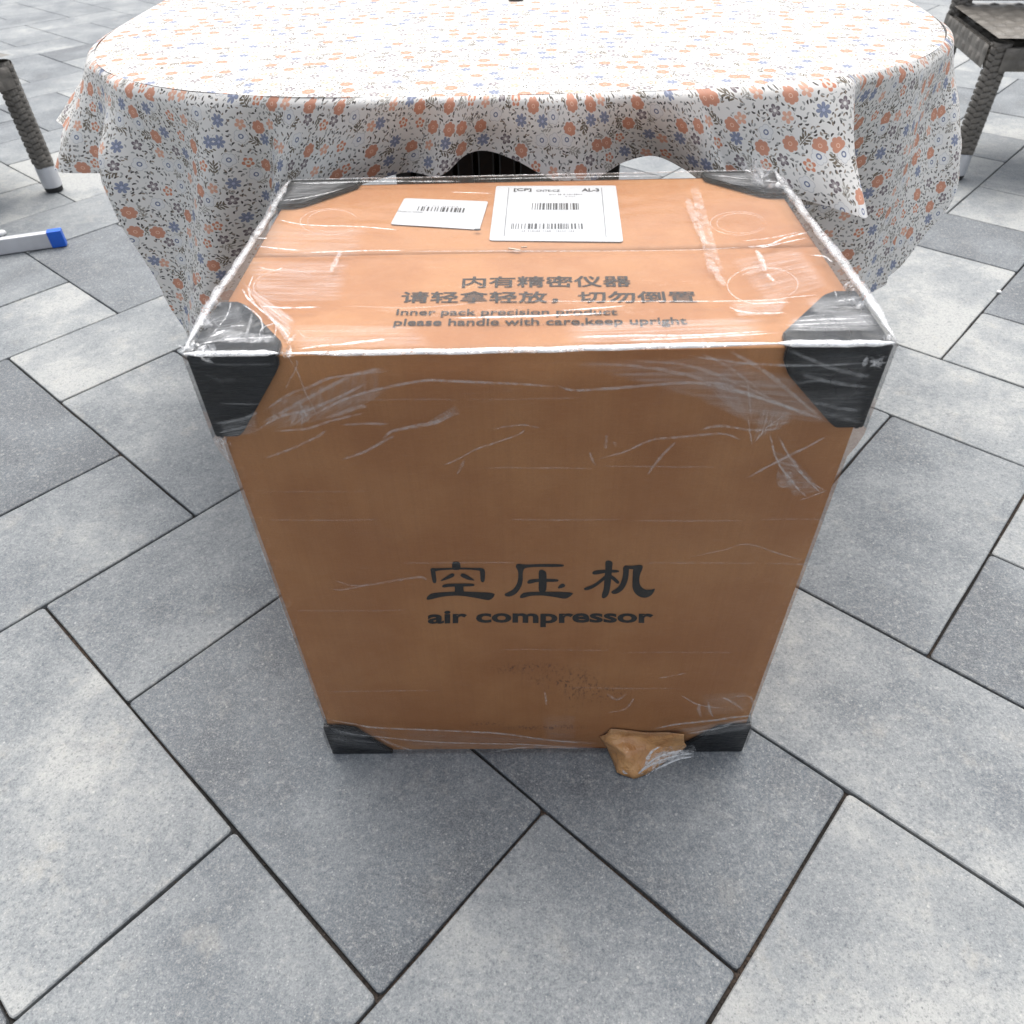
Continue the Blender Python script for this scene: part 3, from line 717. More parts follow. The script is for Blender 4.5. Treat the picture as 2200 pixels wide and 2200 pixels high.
Fv([(1560, 770), (1600, 880), (1612, 905), (1520, 840)], .25, lift=.0028); Fv([(1612, 950), (1630, 870), (1700, 880), (1690, 905)], .42, lift=.003)
Fv([(1656, 960), (1700, 975), (1775, 1056), (1700, 1070)], .42, lift=.0012); Fv([(1668, 1010), (1700, 1005), (1712, 1045), (1672, 1046)], .5, lift=.002)
Fv([(560, 920), (575, 860), (830, 770), (830, 850)], .30, lift=.004); Fv([(575, 925), (640, 870), (860, 820), (760, 885)], .30, lift=.0032); Fv([(628, 912), (646, 862), (668, 862), (668, 905)], .35, lift=.002)
Fv([(1690, 760), (1880, 740), (1850, 830), (1720, 810)], .13, lift=.0055); Fv([(1700, 830), (1860, 820), (1845, 905), (1770, 895)], .16, lift=.0055)
Fv([(696, 1538), (850, 1560), (850, 1612), (708, 1596)], .14, lift=.0055); Fv([(830, 1555), (1290, 1590), (1290, 1606), (840, 1612)], .22, lift=.002); Fv([(1440, 1560), (1620, 1530), (1612, 1560), (1500, 1575)], .45, lift=.0055)
Fv([(1160, 1530), (1240, 1530), (1240, 1590), (1170, 1590)], .14); Fv([(1500, 1490), (1610, 1480), (1612, 1530), (1510, 1538)], .2); Fv([(980, 865), (995, 885), (935, 912), (915, 905)], .3)
for q_, a in (([(470, 900), (560, 870), (560, 925), (480, 935)], .3),): Fv(q_, a, lift=.0055)
C.split('film_veil', M_VEILF, film, 'gathered milky fan of film on the front panel')

C = Creases(); Tp = lambda pts, w=4, a=.5, w1=None, lift=.0006: C.line(pts, 2, ZC, NT_, w, a*.85, w1, lift)
for pts, w_, a in (([(965, 685), (1072, 683), (1200, 679), (1312, 674)], 5, .95), ([(1203, 669), (1280, 664), (1345, 658)], 3.5, .8), ([(640, 545), (730, 542), (800, 540), (876, 540)], 4, .7),
                   ([(860, 541), (1000, 541), (1200, 541), (1460, 539), (1625, 531)], 2.5, .35), ([(1600, 533), (1650, 528), (1690, 512), (1738, 500)], 6, .7), ([(1625, 536), (1680, 524), (1735, 512)], 4, .6), ([(1590, 520), (1660, 512), (1725, 498)], 3, .45),
                   ([(967, 414), (1059, 417)], 3, .5), ([(700, 486), (780, 489), (860, 496)], 3.5, .7), ([(730, 742), (780, 736), (834, 730)], 7, .85), ([(640, 752), (700, 744), (760, 740)], 5, .6),
                   ([(1228, 727), (1350, 723), (1500, 722), (1660, 712)], 6, .8), ([(1330, 733), (1480, 728), (1680, 716)], 5, .7), ([(1063, 648), (1419, 649), (1636, 647), (1700, 640), (1766, 634)], 3, .55),
                   ([(597, 473), (651, 484), (739, 488)], 3.5, .7), ([(553, 513), (576, 514)], 3.5, .7), ([(555, 530), (590, 535), (647, 540)], 4, .75), ([(559, 659), (613, 663), (690, 661)], 4.5, .9), ([(730, 659), (900, 662), (1063, 648)], 2.5, .2),
                   ([(732, 542), (722, 562), (709, 590)], 12, .3), ([(1475, 423), (1492, 470), (1517, 530)], 18, .22), ([(1525, 557), (1540, 590), (1560, 619)], 16, .22), ([(1625, 538), (1636, 560), (1644, 588)], 13, .42), ([(1648, 590), (1663, 607)], 10, .4),
                   ([(1740, 550), (1770, 553), (1790, 566)], 5, .55), ([(1565, 660), (1590, 671), (1640, 675), (1690, 673)], 5, .7), ([(1610, 655), (1650, 653), (1700, 651)], 6, .45), ([(555, 575), (590, 582), (610, 576)], 3, .5),
                   ([(520, 620), (540, 650), (600, 700), (625, 735)], 5, .65), ([(545, 590), (535, 630), (560, 670)], 4, .5), ([(640, 396), (800, 391), (1000, 392)], 7, .4), ([(1000, 373+14), (1250, 382), (1440, 379)], 4, .35)):
    Tp(pts, w_, a)
def ring(cx, cy, rx, ry, w_, a, a0=0, a1=360):
    Tp([(cx+rx*math.cos(R(t)), cy+ry*math.sin(R(t))) for t in range(a0, a1+1, 20)], w_, a)
ring(617, 617, 72, 36, 2.2, .30, 90, 340); ring(617, 617, 64, 30, 2, .16); ring(1640, 615, 77, 40, 2.5, .4, 60, 330); ring(1648, 612, 66, 34, 2, .35, 200, 420); ring(1586, 481, 60, 25, 2, .28); ring(1590, 481, 50, 21, 2, .22); ring(708, 478, 62, 28, 2, .25); ring(715, 476, 54, 24, 2, .2)
# creases over the black plates of the top guards
for pts, w_, a in (([(500, 655), (488, 690), (452, 735)], 3, .55), ([(520, 660), (560, 690), (568, 725)], 3.5, .6), ([(575, 690), (595, 705), (592, 735)], 3, .6), ([(600, 700), (565, 715), (560, 740)], 3, .55), ([(450, 735), (485, 720), (462, 726)], 7, .7),
                   ([(430, 748), (500, 738), (600, 733)], 5, .6), ([(495, 710), (530, 708)], 5, .4), ([(545, 680), (535, 720), (525, 738)], 6, .25), ([(1700, 700), (1760, 696), (1860, 694)], 5, .6), ([(1680, 708), (1780, 704), (1880, 700)], 4, .7), ([(1795, 656), (1835, 652)], 5, .6),
                   ([(1790, 632), (1796, 648)], 2.5, .4), ([(1740, 676), (1800, 668), (1850, 672)], 3, .3), ([(1720, 690), (1780, 684)], 3, .35), ([(625, 400), (700, 402), (760, 398)], 3, .35), ([(1520, 382), (1600, 392), (1680, 400)], 3, .35), ([(600, 438), (640, 436), (700, 424), (740, 412)], 4, .45)):
    Tp(pts, w_, a, lift=.004)
o = C.build('film_crease', M_CREASE, film); o['label'] = 'milky folds and ring marks in the film over the lid'; o['kind'] = 'stuff'
C = Creases(); Tv = lambda q, a=.4, **kw: C.veil(q, 2, ZC-.0002, NT_, a, **kw)
Tv([(520, 560), (760, 560), (740, 655), (540, 655)], .22); Tv([(560, 480), (800, 490), (780, 560), (540, 560)], .16); Tv([(1560, 560), (1720, 530), (1790, 620), (1640, 660)], .2); Tv([(600, 700), (900, 700), (950, 750), (620, 752)], .22)
Tv([(1200, 700), (1660, 680), (1640, 738), (1200, 742)], .3); Tv([(1560, 650), (1700, 640), (1680, 680), (1580, 684)], .35); Tv([(510, 600), (640, 690), (620, 745), (590, 700)], .5); Tv([(410, 745), (480, 715), (600, 730), (600, 748)], .45, lift=.004)
Tv([(440, 680), (520, 660), (540, 720), (440, 740)], .16, lift=.004); Tv([(1690, 690), (1880, 680), (1890, 722), (1680, 722)], .42, lift=.004); Tv([(1720, 650), (1850, 640), (1870, 690), (1740, 690)], .26, lift=.004)
Tv([(630, 395), (760, 398), (700, 425), (610, 440)], .2, lift=.004); Tv([(1510, 378), (1660, 378), (1680, 415), (1560, 405)], .24, lift=.004); Tv([(1480, 400), (1500, 395), (1560, 600), (1520, 600)], .3)
C.split('film_veil', M_VEIL, film, 'milky film over the lid')

# film along the lid's edges, the front one a painted highlight, and crumpled tufts at its corners
def m_bundle(name='film_edge_highlight', lo=.12, hi=.9):
    k = NT(name); p = k.pos()
    st = k.noise(p, 95, 4, .7, dist=.6)
    a = k.ramp(st, .30, .62, lo, hi)
    nrm = k.bump(k.noise(p, 150, 4, .7, dist=1), .5, .002)
    df = k.n('BsdfDiffuse', {'Color': (.9, .9, .9), 'Normal': nrm}).outputs[0]
    gl = k.n('BsdfGlossy', {'Color': (1, 1, 1), 'Roughness': .12, 'Normal': nrm}).outputs[0]
    sh = k.n('MixShader', {0: .4, 1: df, 2: gl}).outputs[0]
    return k.done(k.n('MixShader', {0: a, 1: k.n('BsdfTransparent').outputs[0], 2: sh}).outputs[0])
M_EDGEHI = m_bundle(); M_BUNTHIN = m_bundle('bunched_film_thin', .0, .36)  # first: sky highlight on the taut front edge, put in as white
def bundle(pts, r, name='film_edge', squash=.55, seed=0, rough=.5, mat=None):
    """pts in box-width units; an irregular rolled edge of film"""
    P = smooth_path([tuple(c*S for c in p) for p in pts], 14); n = len(P); m = 8; vs, fs = [], []
    for i, p in enumerate(P):
        p = V(p); d = (V(P[min(i+1, n-1)])-V(P[max(i-1, 0)])).normalized()
        a = d.cross(V((0, 0, 1))); a = a.normalized() if a.length > .1 else V((1, 0, 0)); b = d.cross(a)
        e = min(1, 6*i/n+.15, 6*(n-1-i)/n+.15)
        for j in range(m):
            th = 2*math.pi*j/m; q = 1+rough*noise.noise(V((i*.35, j*.9, seed*7.7)))*1.6
            vs.append(p+(a*math.cos(th)*squash+b*math.sin(th))*r*S*q*e+a*noise.noise(V((i*.22, seed, 2)))*r*S*.5)
    for i in range(n-1):
        for j in range(m): fs.append((i*m+j, i*m+(j+1) % m, (i+1)*m+(j+1) % m, (i+1)*m+j))
    fs.append(tuple(range(m))); fs.append(tuple((n-1)*m+j for j in range(m)))
    return mesh(name, vs, fs, mat or M_EDGEHI, film, smooth=True)
hz = 1.1348+.008
for pts, r_, sq, sd_, ro in (([(-.36, -.007, hz-.003), (-.2, -.008, hz-.003), (0, -.009, hz-.002), (.15, -.007, hz-.001), (.35, -.006, hz)], .0036, 1.5, 1, .08), ([(-.508, -.008, hz), (-.44, -.009, hz), (-.37, -.010, hz)], .0036, 1.5, 2, .1), ([(.34, -.006, hz), (.42, -.009, hz), (.505, -.010, hz)], .0042, 1.5, 3, .12),
                         ([(-.511, .0, hz), (-.513, .16, hz), (-.508, .35, hz-.002), (-.505, .55, hz), (-.505, .67, hz)], .0045, 1.6, 4, .35), ([(.51, .0, hz), (.513, .16, hz), (.508, .35, hz), (.505, .55, hz), (.505, .67, hz)], .0050, 1.6, 5, .3), ([(-.50, .679, hz-.002), (-.2, .680, hz-.003), (.1, .680, hz-.003), (.5, .68, hz-.002)], .0014, .8, 6, .3)):
    bundle(pts, r_, 'film_edge', sq, sd_, ro, M_EDGEHI if sd_ < 4 else M_BUNTHIN)
def m_loose():
    """a single loose layer of film, clear with bright wrinkles"""
    k = NT('loose_film'); p = k.pos()
    st = k.noise(k.vmath('MULTIPLY', p, (200, 200, 28)), 1.0, 4, .7, dist=.8)
    a = k.ramp(st, .48, .7, .04, .6)
    nrm = k.bump(st, .8, .003)
    df = k.n('BsdfDiffuse', {'Color': (.8, .8, .8), 'Normal': nrm}).outputs[0]
    gl = k.n('BsdfGlossy', {'Color': (1, 1, 1), 'Roughness': .1, 'Normal': nrm}).outputs[0]
    sh = k.n('MixShader', {0: .5, 1: df, 2: gl}).outputs[0]
    return k.done(k.n('MixShader', {0: a, 1: k.n('BsdfTransparent', {'Color': (.93, .93, .93)}).outputs[0], 2: sh}).outputs[0])
M_LOOSE = m_loose()
def strip(sx, zs, ws, seed):
    """film standing loose off an upright edge of the box"""
    vs, fs = [], []; n = 60
    for i in range(n+1):
        t = i/n; z = zs[0]+(zs[1]-zs[0])*t; q = t*(len(ws)-1); a = int(min(q, len(ws)-2)); w_ = ws[a]+(ws[a+1]-ws[a])*(q-a)
        w_ *= 1+.35*noise.noise(V((t*14, seed, 0)))
        for j in range(4):
            s_ = j/3
            vs.append(V((sx*(.497+w_*s_), -.006+.022*s_**2+.003*noise.noise(V((t*20, s_*2, seed))), z))*S)
    for i in range(n):
        for j in range(3): a = i*4+j; fs.append((a, a+1, a+5, a+4))
    return mesh('loose_film_strip', vs, fs, M_LOOSE, film, smooth=True)
strip(-1, (.985, .13), (.014, .019, .022, .017, .019, .015, .012, .017, .012, .010), 3.3)
def tuft(c, r, n, seed, flat=.6):
    """crumpled film: a cluster of small folded facets"""
    rg = random.Random(seed); vs, fs = [], []
    for i in range(n):
        o_ = V((rg.gauss(0, 1), rg.gauss(0, 1), rg.gauss(0, 1)*flat))*r*.42; a = V((rg.gauss(0, 1), rg.gauss(0, 1), rg.gauss(0, 1))).normalized(); b = a.cross(V((rg.random(), rg.random(), rg.random()))).normalized()
        l = r*rg.uniform(.25, .8); w_ = r*rg.uniform(.08, .28); k0 = len(vs)
        for t in (-1, -.3, .3, 1):
            bend = a.cross(b)*l*.25*(1-t*t)
            for q in (-1, 1): vs.append(V(c)*S+(o_+a*l*t+b*w_*q*(1.1-t*t)+bend)*S)
        for t in range(3): fs.append((k0+t*2, k0+t*2+1, k0+t*2+3, k0+t*2+2))
    return mesh('film_tuft', vs, fs, M_BUNTHIN, film, smooth=True)
tuft((-.503, .01, hz), .012, 46, 1); tuft((-.500, .08, hz+.001), .016, 30, 2); tuft((-.505, .14, hz+.001), .014, 26, 21); tuft((-.47, -.004, hz-.001), .02, 20, 22); tuft((.502, .005, hz-.004), .015, 56, 3); tuft((.482, -.012, hz-.028), .015, 30, 4)
tuft((.49, .10, hz), .014, 20, 5); tuft((.46, .62, hz+.008), .03, 40, 6, .9); tuft((.49, .58, hz+.002), .02, 26, 7); tuft((-.497, -.006, .985), .013, 26, 8); tuft((.497, .16, hz), .012, 16, 9)
tuft((-.36, -.004, hz-.002), .012, 24, 10); tuft((-.36, .03, hz+.0), .014, 14, 11); tuft((-.50, -.004, .03), .012, 12, 12)

# torn brown tape flap sticking out at the foot of the front panel
k = NT('brown_kraft_tape'); p = k.obj()
c = k.mix(k.ramp(k.noise(p, 40, 4, .6), .3, .7), (.40, .185, .06), (.52, .28, .11))
TAPE = k.done(k.bsdf(c, .3, 0, .6, k.bump(k.noise(p, 55, 4, .6, dist=1), 1, .005), **{'Coat Weight': .5, 'Coat Roughness': .1}))
Y0 = -.0015
f_ = lambda x, y, yy: on_plane(x, y, 1, yy); g_ = lambda x, y, z: on_plane(x, y, 2, z)
pts = [f_(1290, 1584, Y0), f_(1314, 1566, Y0), f_(1390, 1572, Y0), f_(1468, 1578, -.007), f_(1476, 1604, -.008),
       g_(1310, 1618, .004), g_(1326, 1661, .003), g_(1360, 1674, .002), g_(1392, 1662, .003), g_(1446, 1628, .003),
       f_(1337, 1588, -.008), f_(1346, 1622, -.030), f_(1392, 1600, -.010), f_(1432, 1606, -.011), f_(1440, 1590, -.008), f_(1316, 1598, -.012)]
fs = [(0, 1, 15), (1, 10, 15), (1, 2, 10), (2, 12, 10), (2, 3, 14), (2, 14, 12), (3, 4, 14), (14, 4, 13), (12, 14, 13), (0, 15, 5), (15, 10, 11), (5, 15, 11), (10, 12, 11), (5, 11, 6), (6, 11, 7), (11, 12, 8), (7, 11, 8), (12, 13, 8), (13, 9, 8), (13, 4, 9)]
bm = bmesh.new(); bv = [bm.verts.new(q) for q in pts]
for f in fs: bm.faces.new([bv[i] for i in f])
bmesh.ops.subdivide_edges(bm, edges=bm.edges[:], cuts=4, use_grid_fill=True)
for v in bm.verts:
    v.co += V((noise.noise(v.co*70), noise.noise(v.co*70+V((3, 3, 3))), noise.noise(v.co*70+V((7, 1, 2)))))*.0028
    v.co.z = max(v.co.z, .0015)
tf = bmobj('torn_tape_flap', bm, TAPE, box, smooth=True)
mo = tf.modifiers.new('s', 'SOLIDIFY'); mo.thickness = .0005
# clear film crumpled over it
q_ = [g_(1385, 1668, .004), g_(1500, 1622, .003), f_(1490, 1600, -.012), f_(1425, 1604, -.018)]; vs, fs = [], []
for j in range(13):
    for i in range(13):
        u, v = i/12, j/12; P = q_[0]*(1-u)*(1-v)+q_[1]*u*(1-v)+q_[2]*u*v+q_[3]*(1-u)*v
        vs.append(P+V((0, -.6, .8))*(.004*abs(noise.noise(P*90))+.003*noise.noise(P*260)))
for j in range(12):
    for i in range(12): a = j*13+i; fs.append((a, a+1, a+14, a+13))
mesh('crumpled_film', vs, fs, M_LOOSE, tf)
C = Creases()
for a in ([(1360, 1668), (1400, 1640), (1450, 1622), (1492, 1616)], [(1372, 1660), (1410, 1626), (1470, 1608)], [(1335, 1650), (1350, 1662), (1385, 1660)], [(1385, 1645), (1398, 1615), (1420, 1600)], [(1400, 1655), (1450, 1632), (1494, 1622)]):
    C.line(a, 1, -.040, NF, 7, .8)
C.veil([(1370, 1650), (1400, 1612), (1488, 1606), (1490, 1622)], 1, -.036, NF, .7, bow=.006)
o = C.build('film_crease', M_CREASE, tf)

# ------------------------------------------------------------------ table, cloth
TC = V((-.03, 1.80, 0)); TA, TB, TN = 1.16, 1.02, 3.0; TZ = 1.262
def top_pt(deg, k=1.0):
    a = R(deg); c, s = math.cos(a), math.sin(a)
    r = (abs(c/TA)**TN+abs(s/TB)**TN)**(-1/TN)
    return V((TC.x+r*c*k, TC.y+r*s*k, 0))
table = empty('garden_table', (TC.x*S, TC.y*S, 0)); tag(table, 'garden table with slatted black pedestal hidden under the flowered cloth', 'table')
def tloc(o): o.matrix_parent_inverse = Matrix.Translation((-TC.x*S, -TC.y*S, 0)); return o
ring_ = [top_pt(d, .95)*S for d in range(0, 360, 5)]; n = len(ring_)
tloc(mesh('table_top', [V((p.x, p.y, TZ*S-.03)) for p in ring_]+[V((p.x, p.y, TZ*S-.003)) for p in ring_],
     [tuple(reversed(range(n))), tuple(range(n, 2*n))]+[(i, (i+1) % n, n+(i+1) % n, n+i) for i in range(n)], M_BLACKM, table))
for i in range(11):
    bm = bmesh.new(); x = (-.36+i*.06)*S
    bbox(bm, x-.014, x+.014, 1.30*S, 1.33*S, .03, TZ*S-.03, .003); tloc(bmobj('pedestal_slat', bm, M_BLACKM, table))
bm = bmesh.new(); bbox(bm, -.38*S, .27*S, 1.345*S, 2.1*S, .03, TZ*S-.031, .004); tloc(bmobj('pedestal', bm, M_BLACKM, table))
bm = bmesh.new(); bbox(bm, -.46*S, .46*S, 1.25*S, 2.2*S, .001, .03, .004); tloc(bmobj('base_plate', bm, M_BLACKM, table))

def m_cloth():
    k = NT('flower_print_cloth'); uv = k.uv()
    base = (.755, .735, .70); col = base
    def frame(vec, scale, rnd, seed):
        """Voronoi cells: local turned coordinates, radius, per-cell randoms"""
        pv = k.vmath('ADD', k.vmath('SCALE', vec, scale), (seed*3.71, seed*7.13, 0))
        v = k.n('TexVoronoi', {'Vector': pv, 'Scale': 1.0, 'Randomness': rnd}, voronoi_dimensions='2D')
        loc = k.vmath('SUBTRACT', pv, v.outputs['Position']); r1, r2, r3 = k.sep(v.outputs['Color'])
        x, y, _ = k.sep(loc); a = k.math('MULTIPLY', r1, 6.2832); ca, sa = k.math('COSINE', a), k.math('SINE', a)
        X = k.math('ADD', k.math('MULTIPLY', x, ca), k.math('MULTIPLY', y, sa)); Y = k.math('SUBTRACT', k.math('MULTIPLY', y, ca), k.math('MULTIPLY', x, sa))
        return X, Y, r1, r2, r3
    def M(op, *a): return k.math(op, *a)
    def ell(X, Y, cx, cy, rx, ry):
        dx = M('DIVIDE', M('SUBTRACT', X, cx), rx); dy = M('DIVIDE', M('SUBTRACT', Y, cy), ry)
        return k.ramp(M('ADD', M('MULTIPLY', dx, dx), M('MULTIPLY', dy, dy)), 1.15, .85)
    # scattered little leaves, three sets
    leaf = []
    for sd, scl, colr, thr, rx, ry in ((1, 136, (.07, .062, .055), .38, .33, .15), (2, 146, (.36, .36, .34), .38, .34, .16), (3, 130, (.26, .21, .16), .55, .30, .12)):
        X, Y, r1, r2, r3 = frame(uv, scl, .9, sd)
        m = M('MULTIPLY', ell(X, Y, 0.0, M('MULTIPLY', M('MULTIPLY', X, X), .9), rx, ry), M('GREATER_THAN', r2, thr))
        leaf.append((m, colr))
    # sprigs: a stem with pairs of leaves
    X, Y, r1, r2, r3 = frame(uv, 37, .8, 6)
    ay = M('ABSOLUTE', Y)
    sp = k.ramp(ay, .028, .016); sp = M('MULTIPLY', sp, M('LESS_THAN', M('ABSOLUTE', X), .3))
    for cx in (-.18, -.02, .14):
        # leaf turned outwards: shear the coordinate
        xs_ = M('SUBTRACT', X, M('MULTIPLY', ay, .8)); sp = M('MAXIMUM', sp, ell(xs_, ay, cx, .13, .055, .095))
    sp = M('MAXIMUM', sp, ell(X, Y, .33, 0.0, .10, .05))
    spm = M('MULTIPLY', sp, M('GREATER_THAN', r2, .5)); spcol = k.mix(M('GREATER_THAN', r3, .62), (.17, .14, .10), (.38, .36, .32))
    # flowers
    X, Y, r1, r2, r3 = frame(uv, 37, .68, 11)
    rad = M('SQRT', M('ADD', M('MULTIPLY', X, X), M('MULTIPLY', Y, Y))); th = M('ARCTAN2', Y, X)
    pet5 = M('ABSOLUTE', M('COSINE', M('MULTIPLY', th, 2.5))); pet7 = M('ABSOLUTE', M('COSINE', M('MULTIPLY', th, 3.5)))
    def between(a, b): return M('MULTIPLY', M('GREATER_THAN', r2, a), M('LESS_THAN', r2, b))
    def disc(rr_, lo=.012): return k.ramp(M('SUBTRACT', rad, rr_), lo, -lo)
    R5 = lambda r0, d: M('MULTIPLY', M('ADD', M('POWER', pet5, .55), d), r0); R7 = lambda r0, d: M('MULTIPLY', M('ADD', M('POWER', pet7, .5), d), r0)
    for m, c_ in leaf: col = k.mix(m, col, c_)
    col = k.mix(spm, col, spcol)
    def flower(sel, shape, c1, halo=.40):
        nonlocal col
        col = k.mix(M('MULTIPLY', sel, disc(halo)), col, base)          # nothing printed right round a flower
        col = k.mix(M('MULTIPLY', sel, disc(shape)), col, c1)
    # coral
    s_ = between(0, .24); cc = k.mix(k.ramp(rad, .05, .3), (.61, .275, .175), (.57, .28, .19))
    flower(s_, R7(.085, 3.1), cc, .38); col = k.mix(M('MULTIPLY', s_, k.ramp(M('ABSOLUTE', M('SUBTRACT', rad, .075)), .02, .008)), col, (.80, .55, .42))
    # pale pink daisy
    s_ = between(.24, .42); flower(s_, R5(.20, .38), (.70, .40, .29), .33); col = k.mix(M('MULTIPLY', s_, disc(.065)), col, (.75, .64, .55))
    # coral ring of petals with white centre and dark leaves
    s_ = between(.42, .55); flower(s_, R5(.18, .5), (.60, .25, .15), .33); col = k.mix(M('MULTIPLY', s_, disc(.135)), col, (.75, .68, .6)); col = k.mix(M('MULTIPLY', s_, disc(.05)), col, (.5, .2, .1))
    # blue
    s_ = between(.55, .70); flower(s_, R7(.22, .45), k.mix(pet7, (.17, .195, .27), (.25, .28, .38)), .36); col = k.mix(M('MULTIPLY', s_, disc(.065)), col, (.42, .45, .58))
    # grey-purple outline
    s_ = between(.70, .84); flower(s_, R5(.20, .38), (.17, .14, .15), .33); col = k.mix(M('MULTIPLY', s_, disc(M('MULTIPLY', R5(.20, .38), .62))), col, (.36, .32, .32)); col = k.mix(M('MULTIPLY', s_, disc(.07)), col, base)
    # white flower with thin outline and blue ring
    s_ = between(.84, 1.01); rr_ = R5(.10, 2.4); flower(s_, rr_, (.42, .42, .43), .38); col = k.mix(M('MULTIPLY', s_, disc(M('SUBTRACT', rr_, .02))), col, (.74, .735, .72))
    col = k.mix(M('MULTIPLY', s_, k.ramp(M('ABSOLUTE', M('SUBTRACT', rad, .095)), .035, .02)), col, (.15, .18, .28))
    weave = k.noise(k.vmath('SCALE', uv, 1200), 1.0, 2)
    nrm = k.bump(k.math('ADD', k.math('MULTIPLY', weave, .12), k.noise(k.pos(), 9, 3, .5)), .35, .006)
    d = k.bsdf(col, .55, 0, .35, nrm)
    tr = k.n('BsdfTranslucent', {'Color': col}).outputs[0]
    return k.done(k.n('MixShader', {0: .2, 1: d, 2: tr}).outputs[0])
M_CLOTH = m_cloth()
# hem of the cloth: (x, y, z, direction of the table edge it hangs from), box-width units
HEM = [(-.9, 2.75, 1.00, 135), (-1.12, 2.5, .98, 150), (-1.30, 2.2, 1.03, 162), (-1.27, 1.9, 1.00, 175), (-1.36, 1.62, 1.04, 188), (-1.37, 1.36, 1.05, 199), (-1.30, 1.25, 1.005, 206), (-1.18, 1.13, 1.005, 213), (-1.045, 1.01, 1.04, 219),
       (-1.03, .955, .92, 222.5), (-1.02, .93, .80, 225), (-1.015, .92, .69, 228), (-.97, .90, .635, 232), (-.86, .87, .66, 236), (-.74, .90, .80, 240), (-.66, .83, .95, 244), (-.55, .86, 1.03, 249), (-.43, .79, 1.07, 254), (-.30, .84, 1.085, 259),
       (-.20, .80, 1.105, 263), (-.14, .83, 1.14, 265.5), (-.09, .85, 1.143, 267.5), (-.03, .83, 1.13, 270), (.03, .79, 1.105, 273), (.11, .76, 1.08, 276), (.18, .79, 1.09, 279), (.23, .84, 1.10, 281.5), (.29, .86, 1.108, 284), (.345, .85, 1.092, 286.5),
       (.40, .80, 1.07, 289), (.49, .76, 1.06, 292), (.575, .735, 1.06, 297), (.66, .72, 1.045, 302), (.722, .705, 1.030, 306.5), (.735, .74, 1.027, 308), (.69, .86, .99, 309), (.62, .93, .97, 310), (.60, .98, .95, 311),
       (.66, .97, .86, 312.5), (.76, .93, .78, 315), (.86, .92, .70, 318), (.93, .98, .70, 320.5), (1.01, 1.00, .72, 323), (1.065, 1.03, .75, 326), (1.13, 1.13, .84, 330), (1.15, 1.20, .93, 335), (1.20, 1.36, 1.02, 342), (1.13, 1.6, 1.05, 351), (1.25, 1.9, 1.03, 364), (1.15, 2.2, 1.0, 377), (1.2, 2.5, .98, 388), (.95, 2.75, 1.0, 402),
       (.5, 2.9, 1.02, 425), (.1, 2.98, 1.0, 448), (-.4, 2.9, 1.02, 472), (-.9, 2.75, 1.00, 495)]
hem = smooth_path(HEM, 9); NHs = len(hem); NS = 34
vs, uvs, fs = [], [], []
arc = 0; prev = None; ARC = []; arcu = 0; ARCU = []; WL = []; pt = None
wl = lambda x, a: max(0, min(1, (-x-.55)/.3)) if 190 < a < 262 else 0
for i, (x, y, z, a) in enumerate(hem):
    t = top_pt(a); mid = V((x*.5+t.x*.5, y*.5+t.y*.5, 0))
    if prev is not None:
        arc += (mid-prev).length*.5+(V((x, y, 0))-ph).length*.5
        dm = (mid-prev).length*.5+(V((x, y, 0))-ph).length*.5; arcu += dm+((t-pt).length-dm)*wl(x, a)
    pt = t; ARCU.append(arcu); WL.append(wl(x, a))
    prev = mid; ph = V((x, y, 0)); ARC.append(arc)
RI = .035
for j in range(NS+1):
    for i, (x, y, z, a) in enumerate(hem):
        T_ = top_pt(a); B_ = V((x, y, 0)); out = (T_-TC).normalized()
        s_ = j/NS; L = TZ-z
        e_ = s_**1.0*(1-.25*(1-s_))
        P = T_.lerp(B_, e_)
        # rounded turn over the table edge, then hanging folds that deepen downwards
        dz = L*s_; rnd_ = .02
        if dz < rnd_: P -= out*(rnd_-math.sqrt(max(0, rnd_**2-(rnd_-dz)**2)))*.9
        g1 = math.sin(ARC[i]*17.0+2.2*math.sin(ARC[i]*3.1))*.037+math.sin(ARC[i]*41+1.3)*.005
        P += out*g1*(.35 if .45 < x < 1.0 else 1)*min(1, dz/.16)*(.6+.4*s_)+out*.012*noise.noise(V((ARC[i]*3, s_*2, 4)))
        vs.append(V((P.x, P.y, TZ-dz))*S); tau = V((-out.y, out.x, 0)); uvs.append(((ARCU[i]+WL[i]*(P-T_).dot(tau))*S, -dz*S))
for j in range(NS):
    for i in range(NHs-1):
        a = j*NHs+i; fs.append((a, a+NHs, a+NHs+1, a+1))
k0 = len(vs)
for q in (1.0, .93, .75, .5, .25, .02):           # the part lying on the table top
    for i, (x, y, z, a) in enumerate(hem):
        P = top_pt(a)-(top_pt(a)-TC).normalized()*.018; P = TC+(P-TC)*q; P.z = TZ+.003
        P.z += .004*noise.noise(V((P.x*3, P.y*3, 1))) if q < 1 else -.003
        vs.append(V(P)*S); uvs.append((P.x*S*1.0, P.y*S*1.0-.7))
for r_ in range(5):
    for i in range(NHs-1):
        a = k0+r_*NHs+i; fs.append((a, a+1, a+NHs+1, a+NHs))
cl = mesh('tablecloth', vs, fs, M_CLOTH, smooth=True)
uvl = cl.data.uv_layers.new(name='UVMap')
for l in cl.data.loops: uvl.data[l.index].uv = uvs[l.vertex_index]
tag(cl, 'white tablecloth with coral, blue and grey flower print hanging behind the box', 'tablecloth')

